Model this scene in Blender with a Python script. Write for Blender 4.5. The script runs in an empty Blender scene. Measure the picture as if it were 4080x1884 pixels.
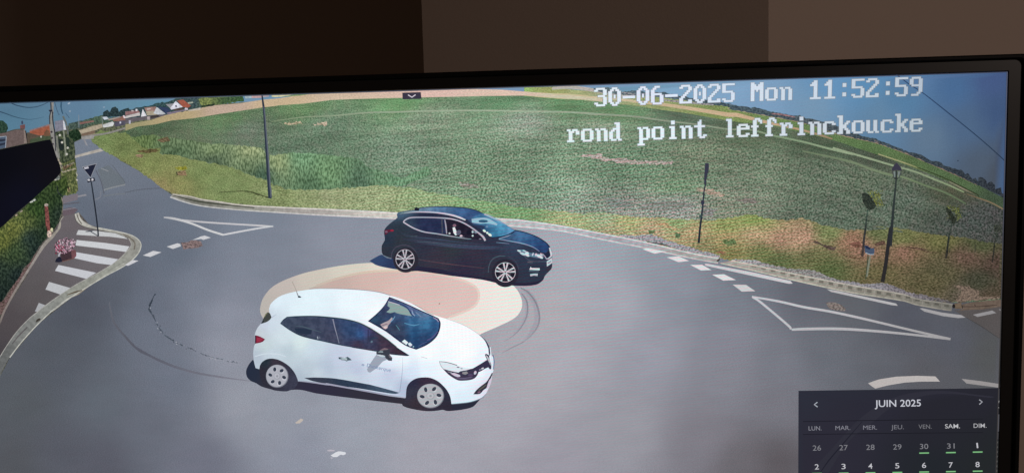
import bpy, math, random
import numpy as np
from mathutils import Matrix, Vector
from mathutils.geometry import delaunay_2d_cdt

random.seed(7)
sc = bpy.context.scene
D2R = math.radians

# ------------------------------------------------------------------ camera
# The monitor panel is a real upright rectangle (x right, z up, facing -y); its lit picture's
# top-right corner is the world origin.  Pose of the hand-held phone in front of it:
PA, PB, PC, TX, TY = 0.08270714, 0.03714417, -0.0270509, 0.63961104, -0.21298524
FPX, PW, PH = 3083.0, 4080.0, 1884.0
S = 0.42                                   # metres per panel unit
def rot(a, b, c):
    ca, sa, cb, sb, cc, s_ = math.cos(a), math.sin(a), math.cos(b), math.sin(b), math.cos(c), math.sin(c)
    return (np.array([[cc, -s_, 0], [s_, cc, 0], [0, 0, 1]]) @ np.array([[1, 0, 0], [0, ca, -sa], [0, sa, ca]])
            @ np.array([[cb, 0, sb], [0, 1, 0], [-sb, 0, cb]]))
RM = rot(PA, PB, PC); TV = np.array([TX, TY, 1.0])
HM = np.array([[FPX, 0, PW/2], [0, FPX, PH/2], [0, 0, 1]]) @ np.column_stack([RM[:, 0], RM[:, 1], TV])
HI = np.linalg.inv(HM)
def toW(q): return Vector((q[0], q[2], -q[1]))
cpos = -RM.T @ TV
cam_d = bpy.data.cameras.new('camera'); cam = bpy.data.objects.new('camera', cam_d)
sc.collection.objects.link(cam); sc.camera = cam
r_, u_, b_ = toW(RM.T @ np.array([1, 0, 0])), toW(RM.T @ np.array([0, -1, 0])), toW(RM.T @ np.array([0, 0, -1]))
mw = Matrix((r_, u_, b_)).transposed().to_4x4(); mw.translation = toW(cpos)*S
cam.matrix_world = mw
cam_d.sensor_width = 36; cam_d.lens = 36*FPX/PW; cam_d.clip_start = 0.01; cam_d.clip_end = 60

# ------------------------------------------------------------------ world, lamps, exposure
wd = bpy.data.worlds.new('World'); sc.world = wd; wd.use_nodes = True
bg = wd.node_tree.nodes['Background']; bg.inputs[0].default_value = (0.9, 0.62, 0.45, 1); bg.inputs[1].default_value = 0.030
def area(name, loc, target, size, power, col):
    l = bpy.data.lights.new(name, 'AREA'); l.shape = 'RECTANGLE'; l.size, l.size_y = size; l.energy = power; l.color = col
    o = bpy.data.objects.new(name, l); sc.collection.objects.link(o); o.location = loc
    o.rotation_euler = (Vector(target)-Vector(loc)).to_track_quat('-Z', 'Y').to_euler(); return o
area('room_lamp', (2.05, -2.05, 0.85), (0.2, 0.6, 0.1), (0.35, 0.35), 16.5, (1.0, 0.82, 0.72))
sc.render.engine = 'CYCLES'
vs = sc.view_settings; vs.view_transform = 'Standard'; vs.look = 'None'; vs.exposure = 0; vs.gamma = 1; vs.use_curve_mapping = False

# ------------------------------------------------------------------ helpers
def lin(c):
    c = np.asarray(c, float)/255.0
    return np.where(c <= 0.04045, c/12.92, ((c+0.055)/1.055)**2.4)
def px2uv(p):
    """a point of the panel given in the survey grid (4080 x 1884) -> panel units (right, down)"""
    q = HI @ np.array([p[0], p[1], 1.0]); return q[0]/q[2], q[1]/q[2]
def Z(ox, oy, s, txt):
    out = []
    for t in txt.split():
        a, b = t.split(','); out.append((ox+float(a)/s, oy+float(b)/s))
    return out
GR = {'A': (0, 380, 3.966), 'B': (0, 620, 3.966), 'C': (0, 880, 3.305), 'D': (500, 380, 3.305), 'E': (500, 740, 3.305),
      'F': (0, 1100, 2.975), 'G': (500, 1100, 2.975), 'H': (1000, 360, 2.833), 'I': (1700, 330, 2.833), 'J': (2200, 280, 3.389),
      'K': (2900, 270, 3.22), 'L': (3400, 270, 2.768), 'M': (2400, 560, 2.833), 'N': (3000, 560, 2.833), 'O': (3400, 600, 2.833),
      'P': (2400, 900, 2.975), 'Q': (3000, 900, 2.975), 'R': (3500, 900, 3.306), 'S': (3200, 1200, 2.975), 'T': (3150, 1520, 2.77),
      'U': (980, 1120, 3.966), 'V': (1400, 1120, 3.305), 'W': (960, 1350, 3.966), 'X': (1300, 1350, 3.966), 'Y': (1560, 1350, 3.966),
      'a': (1500, 800, 3.966), 'b': (1800, 840, 3.839), 'c': (1000, 1030, 2.147), 'w': (1900, 1050, 2.975), 'v': (1100, 1600, 4.19),
      '0': (0, 0, 1.0)}
def T(txt):
    """'A 1,2 3,4 B 5,6' -> survey-grid points, the letter picks the survey tile"""
    out = []; g = GR['0']
    for t in txt.split():
        if len(t) == 1: g = GR[t]; continue
        a, b = t.split(','); out.append((g[0]+float(a)/g[2], g[1]+float(b)/g[2]))
    return out

def smooth_pts(pts, closed=True, n=4, corner=48):
    m = len(pts); P = [Vector(p) for p in pts]; out = []
    def isc(i):
        if not closed and (i == 0 or i == m-1): return True
        a = P[i]-P[i-1]; b = P[(i+1) % m]-P[i]
        if a.length < 1e-6 or b.length < 1e-6: return True
        return a.angle(b) > D2R(corner)
    cor = [isc(i) for i in range(m)]
    segs = m if closed else m-1
    for i in range(segs):
        p1, p2 = P[i], P[(i+1) % m]; L = (p2-p1).length
        t1 = (p2-p1) if cor[i] else (p2-P[i-1]).normalized()*L
        t2 = (p2-p1) if cor[(i+1) % m] else (P[(i+2) % m]-p1).normalized()*L
        k = max(1, min(n, int(L/8)))
        for j in range(k):
            t = j/k; t_2, t_3 = t*t, t*t*t
            q = p1*(2*t_3-3*t_2+1)+t1*(t_3-2*t_2+t)+p2*(-2*t_3+3*t_2)+t2*(t_3-t_2)
            out.append((q.x, q.y))
    if not closed: out.append(tuple(P[-1]))
    return out

def band(top, bot, step=14):
    """closed outline between two left-to-right curves"""
    x0 = max(top[0][0], bot[0][0]); x1 = min(top[-1][0], bot[-1][0]); xs = np.linspace(x0, x1, max(2, int((x1-x0)/step)))
    f = lambda L: np.interp(xs, [p[0] for p in L], [p[1] for p in L])
    return list(zip(xs, f(top)))+list(zip(xs, f(bot)))[::-1]

class Ctl:
    """smooth colour field from sample colours (x, y, r, g, b[, a])"""
    def __init__(s, rows, p=3.0, ysc=1.0, soft=60.0):
        s.soft = soft
        a = np.array([list(r)+[1.0]*(6-len(r)) for r in rows], float); s.xy = a[:, :2]; s.c = a[:, 2:]; s.p = p; s.ysc = ysc
    def __call__(s, x, y):
        d2 = (s.xy[:, 0]-x)**2+((s.xy[:, 1]-y)*s.ysc)**2+s.soft
        w = d2**(-s.p/2); w /= w.sum(); return w @ s.c
def C4(c): return np.array(list(c)+[1.0]*(4-len(c)), float)

ZL = [0.0]
DZ = 1.6e-6
OBJS = {}
class Pic:
    """one flat piece of the picture on the panel: a thin mesh of its own"""
    def __init__(s, name, mat, parent, label=None, kind=None, group=None):
        s.name, s.mats, s.parent = name, [mat], parent; s.v, s.f, s.c, s.m, s.uv = [], [], [], [], []
        s.label, s.kind, s.group = label, kind, group
    def _mi(s, mat):
        if mat is None: return 0
        if mat not in s.mats: s.mats.append(mat)
        return s.mats.index(mat)
    def _z(s, z): 
        if z is None: ZL[0] += DZ; return ZL[0]
        return z
    def _add(s, p, col, z):
        u, v = px2uv(p); s.v.append((u*S, -z, -v*S)); s.uv.append((u, v)); c = C4(col); s.c.append((*lin(c[:3]), c[3])); return len(s.v)-1
    def poly(s, pts, col, mat=None, step=0, smooth=True, z=None, jag=0, jagstep=6, corner=48):
        z = s._z(z)
        if smooth: pts = smooth_pts(pts, corner=corner)
        if jag: pts = jagged(pts, jag, jagstep)
        colf = col if callable(col) else (lambda x, y: col)
        pts = dedupe(pts); n = len(pts); co = [Vector(p) for p in pts]
        if step:
            xs = np.array([p[0] for p in pts]); ys = np.array([p[1] for p in pts]); x2 = np.roll(xs, -1); y2 = np.roll(ys, -1)
            for gy in np.arange(math.ceil(ys.min()/step)*step+.37, ys.max(), step):
                for gx in np.arange(math.ceil(xs.min()/step)*step+.31, xs.max(), step):
                    c_ = (ys > gy) != (y2 > gy)
                    if not c_.any(): continue
                    xi = xs[c_]+(gy-ys[c_])*(x2[c_]-xs[c_])/(y2[c_]-ys[c_])
                    if (xi > gx).sum() % 2: co.append(Vector((gx, gy)))
        vv, _, ff, *_ = delaunay_2d_cdt(co, [], [list(range(n))], 1, 1e-4)
        mi = s._mi(mat); idx = [s._add((v.x, v.y), colf(v.x, v.y), z) for v in vv]
        for f in ff: s._face([idx[i] for i in f], mi)
        return s
    def _face(s, ids, mi):
        a, b, c = [s.v[i] for i in ids[:3]]
        nrm = (b[2]-a[2])*(c[0]-a[0])-(b[0]-a[0])*(c[2]-a[2])
        if nrm > 0: ids = ids[::-1]
        s.f.append(ids); s.m.append(mi)
    def stroke(s, pts, w, col, mat=None, smooth=True, z=None):
        z = s._z(z)
        if isinstance(w, (int, float)): w = [w]*len(pts)
        w = list(w)
        if smooth and len(pts) > 2:
            q = smooth_pts(pts, closed=False, n=5, corner=60)
            # widths along the path by arc length
            def arc(p):
                a = [0.0]
                for i in range(1, len(p)): a.append(a[-1]+math.hypot(p[i][0]-p[i-1][0], p[i][1]-p[i-1][1]))
                return np.array(a)/max(a[-1], 1e-9)
            w = list(np.interp(arc(q), arc(pts), w if len(w) == len(pts) else np.interp(np.linspace(0, 1, len(pts)), np.linspace(0, 1, len(w)), w)))
            pts = q
        elif len(w) != len(pts): w = list(np.interp(np.linspace(0, 1, len(pts)), np.linspace(0, 1, len(w)), w))
        mi = s._mi(mat); prev = None; n = len(pts)
        cols = col if isinstance(col, list) else [col, col]
        for i, p in enumerate(pts):
            a = pts[max(0, i-1)]; b = pts[min(n-1, i+1)]; dx, dy = b[0]-a[0], b[1]-a[1]; L = math.hypot(dx, dy) or 1
            nx, ny = -dy/L*w[i]/2, dx/L*w[i]/2; t = i/(n-1)
            c = [np.interp(t, np.linspace(0, 1, len(cols)), [k[j] for k in cols]) for j in range(3)]
            cur = (s._add((p[0]+nx, p[1]+ny), c, z), s._add((p[0]-nx, p[1]-ny), c, z))
            if prev: s._face([prev[0], prev[1], cur[1], cur[0]], mi)
            prev = cur
        return s
    def ell(s, cx, cy, rx, ry, col, rot=0, mat=None, n=20, z=None, a0=0, a1=360):
        z = s._z(z); pts = []
        for k in range(n):
            a = D2R(a0+(a1-a0)*k/n); x, y = rx*math.cos(a), ry*math.sin(a); r = D2R(rot)
            pts.append((cx+x*math.cos(r)-y*math.sin(r), cy+x*math.sin(r)+y*math.cos(r)))
        mi = s._mi(mat); ids = [s._add(p, col, z) for p in pts]; s._face(ids, mi); return s
    def quad(s, pts, col, z, mat=None):
        s._face([s._add(p, col, z) for p in pts], s._mi(mat)); return s
    def done(s):
        me = bpy.data.meshes.new(s.name); me.from_pydata(s.v, [], s.f); 
        for m in s.mats: me.materials.append(m)
        me.polygons.foreach_set('material_index', s.m)
        ca = me.color_attributes.new('Col', 'FLOAT_COLOR', 'POINT'); ca.data.foreach_set('color', np.array(s.c, dtype=np.float32).ravel())
        uvl = me.uv_layers.new(name='panel'); li = np.zeros(len(me.loops), dtype=np.int32); me.loops.foreach_get('vertex_index', li)
        uvl.data.foreach_set('uv', np.array(s.uv, dtype=np.float32)[li].ravel())
        if MCROP in s.mats:
            pp = np.array([uv2px(*q) for q in s.uv]); tx, ty = zip(*[(900,478),(1100,480),(1318,462),(1700,445),(2000,442),(2400,457),(2643,481),(2908,513),(3086,542),(3318,590),(3554,659),(3788,741),(4100,870)])
            rw = np.column_stack([pp[:, 0]*.10, pp[:, 1]-np.interp(pp[:, 0], tx, ty)])/3083
            ul = me.uv_layers.new(name='rows'); ul.data.foreach_set('uv', rw.astype(np.float32)[li].ravel())
        me.update()
        o = bpy.data.objects.new(s.name, me); sc.collection.objects.link(o)
        adopt(o, s.parent)
        if s.label: o['label'] = s.label
        if s.kind: o['kind'] = s.kind
        if s.group: o['group'] = s.group
        return o
def adopt(o, parent):
    if parent is not None:
        o.parent = parent; o.matrix_parent_inverse = parent.matrix_world.inverted()
def dedupe(pts):
    out = []
    for p in pts:
        if not out or math.hypot(p[0]-out[-1][0], p[1]-out[-1][1]) > 0.05: out.append(p)
    if math.hypot(out[0][0]-out[-1][0], out[0][1]-out[-1][1]) < 0.05: out.pop()
    return out
def jagged(pts, amp, step):
    out = []; n = len(pts); rnd = random.Random(int(pts[0][0]*7+pts[0][1]))
    for i in range(n):
        a, b = pts[i], pts[(i+1) % n]; L = math.hypot(b[0]-a[0], b[1]-a[1]); k = max(1, int(L/step))
        for j in range(k):
            t = j/k; out.append((a[0]+(b[0]-a[0])*t+rnd.uniform(-amp, amp)*.6, a[1]+(b[1]-a[1])*t+rnd.uniform(-amp, amp)))
    return out

# ------------------------------------------------------------------ materials
def nd(nt, typ, **k):
    n = nt.nodes.new(typ)
    for a, b in k.items(): setattr(n, a, b)
    return n
def moire_group():
    """the fine colour weave a camera sees in the panel's pixel rows"""
    g = bpy.data.node_groups.new('pixel_weave', 'ShaderNodeTree')
    g.interface.new_socket('Color', in_out='INPUT', socket_type='NodeSocketColor')
    g.interface.new_socket('Color', in_out='OUTPUT', socket_type='NodeSocketColor')
    gi, go = nd(g, 'NodeGroupInput'), nd(g, 'NodeGroupOutput')
    uv = nd(g, 'ShaderNodeUVMap', uv_map='panel'); sp = nd(g, 'ShaderNodeSeparateXYZ'); g.links.new(uv.outputs[0], sp.inputs[0])
    def M(op, a, b=None, c=None):
        n = nd(g, 'ShaderNodeMath', operation=op)
        for i, x in enumerate((a, b, c)):
            if x is None: continue
            if hasattr(x, 'links'): g.links.new(x, n.inputs[i])
            else: n.inputs[i].default_value = x
        return n.outputs[0]
    X, Y = sp.outputs[0], sp.outputs[1]
    cu, cv = px2uv((2330, 1120))
    k = 2*math.pi*3083/14.5
    yy = M('MULTIPLY', M('ADD', Y, M('MULTIPLY', X, 0.10)), k)
    sy = M('SINE', yy); sx = M('SINE', M('MULTIPLY', X, k*0.93))
    pat = M('ADD', M('MULTIPLY', sy, 0.75), M('MULTIPLY', M('MULTIPLY', sx, sy), 0.5))
    dx = M('DIVIDE', M('SUBTRACT', X, cu), 0.26); dy = M('DIVIDE', M('SUBTRACT', Y, cv), 0.19)
    msk = M('EXPONENT', M('MULTIPLY', M('ADD', M('MULTIPLY', dx, dx), M('MULTIPLY', dy, dy)), -1.0))
    m = M('MULTIPLY', pat, msk)
    nz = nd(g, 'ShaderNodeTexNoise'); nz.inputs['Scale'].default_value = 700; nz.inputs['Detail'].default_value = 1
    g.links.new(uv.outputs[0], nz.inputs['Vector'])
    nn = M('MULTIPLY', M('SUBTRACT', nz.outputs[0], 0.5), 0.24)
    comb = nd(g, 'ShaderNodeCombineXYZ')
    for i, a in enumerate((0.30, -0.20, -0.11)):
        g.links.new(M('ADD', M('MULTIPLY_ADD', m, a, 1.0), nn), comb.inputs[i])
    vm = nd(g, 'ShaderNodeVectorMath', operation='MULTIPLY'); g.links.new(gi.outputs[0], vm.inputs[0]); g.links.new(comb.outputs[0], vm.inputs[1])
    g.links.new(vm.outputs[0], go.inputs[0]); return g
MG = moire_group()
def scr(name, a=None, b=None, rows=None, lo=(1, 1, 1), hi=(1, 1, 1), sharp=(0.38, 0.62), stretch=1.0, ang=0.0, blot=(0, 0.0), rough=0.45, det=2.0, tint=None):
    """lit picture material: Col attribute x procedural texture, shown by the panel.
    a, b: feature sizes in survey-grid pixels; the Col alpha mixes a (1) and b (0)"""
    m = bpy.data.materials.new(name); m.use_nodes = True; nt = m.node_tree; bs = nt.nodes['Principled BSDF']
    bs.inputs['Base Color'].default_value = (0.006, 0.006, 0.007, 1); bs.inputs['Roughness'].default_value = rough
    bs.inputs['Specular IOR Level'].default_value = 0.04; bs.inputs['Emission Strength'].default_value = 1.0
    at = nd(nt, 'ShaderNodeAttribute', attribute_name='Col'); out = at.outputs['Color']
    uv = nd(nt, 'ShaderNodeUVMap', uv_map='panel')
    mp = nd(nt, 'ShaderNodeMapping'); mp.inputs['Rotation'].default_value = (0, 0, D2R(ang)); mp.inputs['Scale'].default_value = (1, 1/stretch, 1)
    nt.links.new(uv.outputs[0], mp.inputs[0])
    def noise_(sz, d=det):
        n = nd(nt, 'ShaderNodeTexNoise'); n.inputs['Scale'].default_value = 3083/sz; n.inputs['Detail'].default_value = d; n.inputs['Roughness'].default_value = .6
        nt.links.new(mp.outputs[0], n.inputs['Vector']); return n.outputs[0]
    def mul(x, y):
        v = nd(nt, 'ShaderNodeVectorMath', operation='MULTIPLY'); nt.links.new(x, v.inputs[0]); nt.links.new(y, v.inputs[1]); return v.outputs[0]
    if a:
        t = noise_(a)
        if b:
            t2 = noise_(b); mx = nd(nt, 'ShaderNodeMix', data_type='FLOAT'); nt.links.new(at.outputs['Alpha'], mx.inputs[0]); nt.links.new(t2, mx.inputs[2]); nt.links.new(t, mx.inputs[3]); t = mx.outputs[0]
        mr = nd(nt, 'ShaderNodeMapRange', interpolation_type='SMOOTHSTEP'); mr.inputs[1].default_value, mr.inputs[2].default_value = sharp
        nt.links.new(t, mr.inputs[0])
        mc = nd(nt, 'ShaderNodeMix', data_type='RGBA'); nt.links.new(mr.outputs[0], mc.inputs[0])
        mc.inputs[6].default_value = (*lo, 1); mc.inputs[7].default_value = (*hi, 1); out = mul(out, mc.outputs[2])
    if blot[0]:
        n = noise_(blot[0], 3.0); mr = nd(nt, 'ShaderNodeMapRange'); mr.inputs[1].default_value, mr.inputs[2].default_value = .3, .7
        mr.inputs[3].default_value, mr.inputs[4].default_value = 1-blot[1], 1+blot[1]; nt.links.new(n, mr.inputs[0])
        cb = nd(nt, 'ShaderNodeCombineXYZ'); [nt.links.new(mr.outputs[0], cb.inputs[i]) for i in range(3)]; out = mul(out, cb.outputs[0])
    if rows:
        u2 = nd(nt, 'ShaderNodeUVMap', uv_map='rows'); n = nd(nt, 'ShaderNodeTexNoise'); n.inputs['Scale'].default_value = 3083/rows[0]; n.inputs['Detail'].default_value = 2.5; nt.links.new(u2.outputs[0], n.inputs['Vector'])
        mr = nd(nt, 'ShaderNodeMapRange'); mr.inputs[1].default_value, mr.inputs[2].default_value = .36, .64
        mr.inputs[3].default_value, mr.inputs[4].default_value = 1-rows[1], 1+rows[1]; nt.links.new(n.outputs[0], mr.inputs[0])
        cb = nd(nt, 'ShaderNodeCombineXYZ'); [nt.links.new(mr.outputs[0], cb.inputs[i]) for i in range(3)]; out = mul(out, cb.outputs[0])
    if tint:
        n = noise_(tint[0], 2.0); mr = nd(nt, 'ShaderNodeMapRange'); mr.inputs[1].default_value, mr.inputs[2].default_value = .42, .62; nt.links.new(n, mr.inputs[0])
        mc = nd(nt, 'ShaderNodeMix', data_type='RGBA'); nt.links.new(mr.outputs[0], mc.inputs[0]); mc.inputs[6].default_value = (1, 1, 1, 1); mc.inputs[7].default_value = (*tint[1], 1); out = mul(out, mc.outputs[2])
    gn = nd(nt, 'ShaderNodeGroup'); gn.node_tree = MG; nt.links.new(out, gn.inputs[0]); nt.links.new(gn.outputs[0], bs.inputs['Emission Color'])
    return m
MP = scr('picture_plain')
MSKY = scr('picture_sky', a=9, lo=(.985, .985, .985), hi=(1.015, 1.015, 1.015), blot=(260, .03))
MROAD = scr('picture_asphalt', a=5, lo=(.86, .86, .86), hi=(1.13, 1.13, 1.13), blot=(140, .035), stretch=.45, ang=-8, tint=(60, (1.015, .994, .995)))
MDISC = scr('picture_resin', a=5, lo=(.96, .96, .96), hi=(1.04, 1.04, 1.04), blot=(200, .03))
MCROP = scr('picture_crop', rows=(24, .14), a=8, b=3.8, lo=(.34, .44, .38), hi=(1.95, 1.74, 1.86), sharp=(.33, .68), blot=(190, .17), det=2.2, tint=(26, (1.15, .99, 1.05)), stretch=.95, ang=-14)
MREED = scr('picture_tall_grass', a=6.5, lo=(.60, .66, .58), hi=(1.85, 1.75, 1.75), sharp=(.34, .66), stretch=2.6, ang=8, blot=(90, .16), det=1.5)
MGRASS = scr('picture_verge', a=9.5, b=4.5, lo=(.42, .48, .40), hi=(1.65, 1.58, 1.75), sharp=(.32, .70), stretch=.62, ang=-10, blot=(60, .18), det=2.2, tint=(34, (1.04, .99, 1.03)))
MSTUB = scr('picture_stubble', a=8, lo=(.86, .88, .88), hi=(1.12, 1.11, 1.12), stretch=.4, blot=(60, .06), det=2)
MHEDGE = scr('picture_hedge', a=8.5, lo=(.36, .42, .42), hi=(1.6, 1.5, 1.4), sharp=(.38, .68), blot=(80, .12), ang=30, stretch=1.5)
MTREE = scr('picture_foliage', a=8, lo=(.6, .62, .66), hi=(1.5, 1.45, 1.35), blot=(40, .12))
MSTONE = scr('picture_gravel', a=8, lo=(.42, .42, .44), hi=(1.12, 1.10, 1.12), sharp=(.36, .62), det=2)
MKERB = scr('picture_kerb', a=18, lo=(.86, .86, .86), hi=(1.08, 1.08, 1.08), blot=(60, .07))
MPAINT = scr('picture_road_paint', a=7, lo=(.95, .95, .95), hi=(1.03, 1.03, 1.03))
MCAR = scr('picture_car_paint', a=30, lo=(.985, .985, .985), hi=(1.01, 1.01, 1.01))
MDARK = scr('picture_dark_paint', a=10, lo=(.86, .87, .88), hi=(1.16, 1.14, 1.12), blot=(60, .08), stretch=.35, ang=-6)
MGLASS = scr('picture_glass', a=26, lo=(.80, .82, .86), hi=(1.2, 1.17, 1.14), blot=(60, .10))
MHOUSE = scr('picture_masonry', a=12, lo=(.88, .88, .88), hi=(1.12, 1.12, 1.12))

def basic(name, col, rough=.5, spec=.5, bump=None, nscale=None, namp=0.0):
    m = bpy.data.materials.new(name); m.use_nodes = True; nt = m.node_tree; bs = nt.nodes['Principled BSDF']
    bs.inputs['Roughness'].default_value = rough; bs.inputs['Specular IOR Level'].default_value = spec
    tc = nd(nt, 'ShaderNodeTexCoord'); n = nd(nt, 'ShaderNodeTexNoise'); n.inputs['Scale'].default_value = nscale or 60; n.inputs['Detail'].default_value = 5
    nt.links.new(tc.outputs['Object'], n.inputs['Vector'])
    mr = nd(nt, 'ShaderNodeMapRange'); mr.inputs[3].default_value, mr.inputs[4].default_value = 1-namp, 1+namp; nt.links.new(n.outputs[0], mr.inputs[0])
    vm = nd(nt, 'ShaderNodeVectorMath', operation='SCALE'); vm.inputs[0].default_value = col; nt.links.new(mr.outputs[0], vm.inputs['Scale']); nt.links.new(vm.outputs[0], bs.inputs['Base Color'])
    if bump:
        n2 = nd(nt, 'ShaderNodeTexNoise'); n2.inputs['Scale'].default_value = bump[0]; n2.inputs['Detail'].default_value = 3; nt.links.new(tc.outputs['Object'], n2.inputs['Vector'])
        b = nd(nt, 'ShaderNodeBump'); b.inputs['Strength'].default_value = bump[1]; b.inputs['Distance'].default_value = bump[2]; nt.links.new(n2.outputs[0], b.inputs['Height']); nt.links.new(b.outputs[0], bs.inputs['Normal'])
    return m
MWALL = basic('wall_paint', (.42, .335, .285), .9, .15, bump=(420, .25, .0006), nscale=900, namp=.10)
MFRAME = basic('black_frame_plastic', (.004, .004, .004), .55, .12, namp=.1)
MBEZEL = basic('matt_bezel_plastic', (.010, .0095, .009), .37, .42, nscale=1500, namp=.35)
MBACK = basic('black_back_plastic', (.015, .015, .015), .6, .3, namp=.1)

# ------------------------------------------------------------------ large structure: the wall behind
def mesh_obj(name, verts, faces, mat, parent=None):
    me = bpy.data.meshes.new(name); me.from_pydata(verts, [], faces); me.materials.append(mat); me.update()
    o = bpy.data.objects.new(name, me); sc.collection.objects.link(o); adopt(o, parent); return o
def ray_at_y(p, y):
    d = RM.T @ np.array([(p[0]-PW/2)/FPX, (p[1]-PH/2)/FPX, 1.0]); w = toW(d); c = toW(cpos)*S; t = (y-c.y)/w.y; return c+w*t
xa_t, xa_b = ray_at_y((1673, 0), .55).x, ray_at_y((1690, 300), .55).x
xb = ray_at_y((3062, 120), .40).x
print('wall corners', xa_t, xa_b, xb)
# plan of the wall, left to right; folds added to imitate its shade steps
plan = [(-5.5, 3.5), (xa_b-0.005, 3.0), (xa_b+0.000, .55), (xb, .40), (xb+1.4, 1.30), (xb+3.0, 2.1)]
vs_, fs_ = [], []
for x, y in plan: vs_ += [(x, y, -1.3), (x, y, 1.6)]
for i in range(len(plan)-1): fs_.append((2*i, 2*i+2, 2*i+3, 2*i+1))
wall = mesh_obj('wall', vs_, fs_, MWALL); wall['kind'] = 'structure'; wall['label'] = 'brown painted wall in shade behind the monitor'

# ------------------------------------------------------------------ the monitor
UW, VH = 1.40, 0.7875                                   # lit panel in panel units
mon = bpy.data.objects.new('computer_monitor', None); sc.collection.objects.link(mon)
mon.location = (-UW*S/2, 0, -(VH+.05)*S); mon.empty_display_size = .05
mon['label'] = 'black computer monitor showing a roundabout camera view with two cars and a calendar'; mon['category'] = 'monitor'
bpy.context.view_layer.update()
def rrect(x0, z0, x1, z1, r, n=6):
    out = []
    for cx, cz, a0 in ((x1-r, z1-r, 0), (x0+r, z1-r, 90), (x0+r, z0+r, 180), (x1-r, z0+r, 270)):
        for k in range(n+1):
            a = D2R(a0+90*k/n); out.append((cx+r*math.cos(a), cz+r*math.sin(a)))
    return out
def ring(name, outer, inner, y0, y1, mat, parent, bev=.0004):
    """frame between two outlines with equal counts, from depth y0 (front) to y1, edges softened"""
    n = len(outer); v = []; f = []
    cx = sum(p[0] for p in outer)/n; cz = sum(p[1] for p in outer)/n
    def off(L, d, sgn):
        out = []
        for x, z in L: out.append((x+(d if x > cx else -d)*sgn, z+(d if z > cz else -d)*sgn))
        return out
    loops = [(outer, y1), (outer, y0+bev), (off(outer, bev, -1), y0), (off(inner, bev, 1), y0), (inner, y0+bev), (inner, y1)]
    for L, y in loops: v += [(x, y, z) for x, z in L]
    for k in range(len(loops)-1):
        for i in range(n):
            j = (i+1) % n; f.append((k*n+i, k*n+j, (k+1)*n+j, (k+1)*n+i))
    return mesh_obj(name, v, f, mat, parent)
L_, R_, T_, B_ = -UW*S, 0.0, 0.0, -VH*S
# widths measured from the photograph: matt inner strip, then the black outer frame
def off_u(x, y): return px2uv((x, y))
mz = -off_u(3200, 264.5)[1]*S; oz = .02114*S; 
mx_ = off_u(4052, 900)[0]*S; ox_ = .02538*S
FR = 0.0105
inner = rrect(L_, B_, R_, T_, .0001)
mid = rrect(L_-mx_, B_-mx_, R_+mx_, T_+mz, .0035)
out_ = rrect(L_-ox_, B_-ox_, R_+ox_, T_+oz, .0040)
print('bezel mm', mz*1e3, oz*1e3, mx_*1e3, ox_*1e3)
ring('bezel', mid, inner, -.0015, .004, MBEZEL, mon, .0003)
ring('frame', out_, mid, -.0032, .022, MFRAME, mon, .0007)
bk = rrect(L_-ox_+.001, B_-ox_+.001, R_+ox_-.001, T_+oz-.001, .004)
n = len(bk); bk2 = rrect(L_+.05, B_+.04, R_-.05, T_-.04, .02)
v = [(x, .0215, z) for x, z in bk]+[(x, .045, z) for x, z in bk2]; f = [(i, (i+1) % n, n+(i+1) % n, n+i) for i in range(n)]+[tuple(range(n, 2*n)), tuple(range(n))[::-1]]
mesh_obj('back_cover', v, f, MBACK, mon)

# corners of the lit panel in survey-grid coordinates
def uv2px(u, v):
    q = HM @ np.array([u, v, 1.0]); return (q[0]/q[2], q[1]/q[2])
EB = 0.0005
CLIP = [uv2px(-UW+EB, EB), uv2px(-EB, EB), uv2px(-EB, VH-EB), uv2px(-UW+EB, VH-EB)]
def clip_poly(pts):
    """keep a picture piece inside the lit panel (all the panel can show)"""
    out = pts
    for i in range(4):
        a, b = CLIP[i], CLIP[(i+1) % 4]
        def side(p): return (b[0]-a[0])*(p[1]-a[1])-(b[1]-a[1])*(p[0]-a[0])
        res = []
        for k in range(len(out)):
            p, q = out[k], out[(k+1) % len(out)]; sp, sq = side(p), side(q)
            if sp >= 0: res.append(p)
            if (sp >= 0) != (sq >= 0):
                t = sp/(sp-sq); res.append((p[0]+(q[0]-p[0])*t, p[1]+(q[1]-p[1])*t))
        out = res
        if len(out) < 3: return []
    return out
_pp = Pic.poly
def poly_clipped(s, pts, col, mat=None, step=0, smooth=True, z=None, jag=0, jagstep=6, corner=48):
    if smooth: pts = smooth_pts(pts, corner=corner)
    if jag: pts = jagged(pts, jag, jagstep)
    pts = clip_poly(pts)
    if len(pts) < 3: return s
    return _pp(s, pts, col, mat, step, False, z)
Pic.poly = poly_clipped

# ------------------------------------------------------------------ picture on the panel, back to front; edge dimming is in its colours
scrn = Pic('screen', MSKY, mon, label='lit screen with a street camera picture')
SKY = Ctl([(0,420,83,117,140),(0,520,87,125,148),(300,430,95,125,151),(600,420,98,140,164),(250,520,93,127,148),(520,400,101,138,159),
 (2400,345,110,150,175),(2650,340,128,165,195),(2900,330,130,165,198),(3050,380,125,158,190),(3300,330,100,145,185),(3250,430,118,150,178),(3450,330,92,140,180),
 (3500,460,98,132,162),(3600,400,85,125,160),(3650,300,88,120,160),(3700,560,95,118,142),(3800,350,72,105,145),(3850,500,78,102,132),(3950,310,68,88,130),
 (3980,450,64,86,122),(3900,660,78,92,110),(3990,700,72,80,92),(2000,400,120,150,180),(1000,400,117,148,175)], 3)
scrn.poly(CLIP, SKY, step=45, smooth=False); screen = scrn.done()

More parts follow.
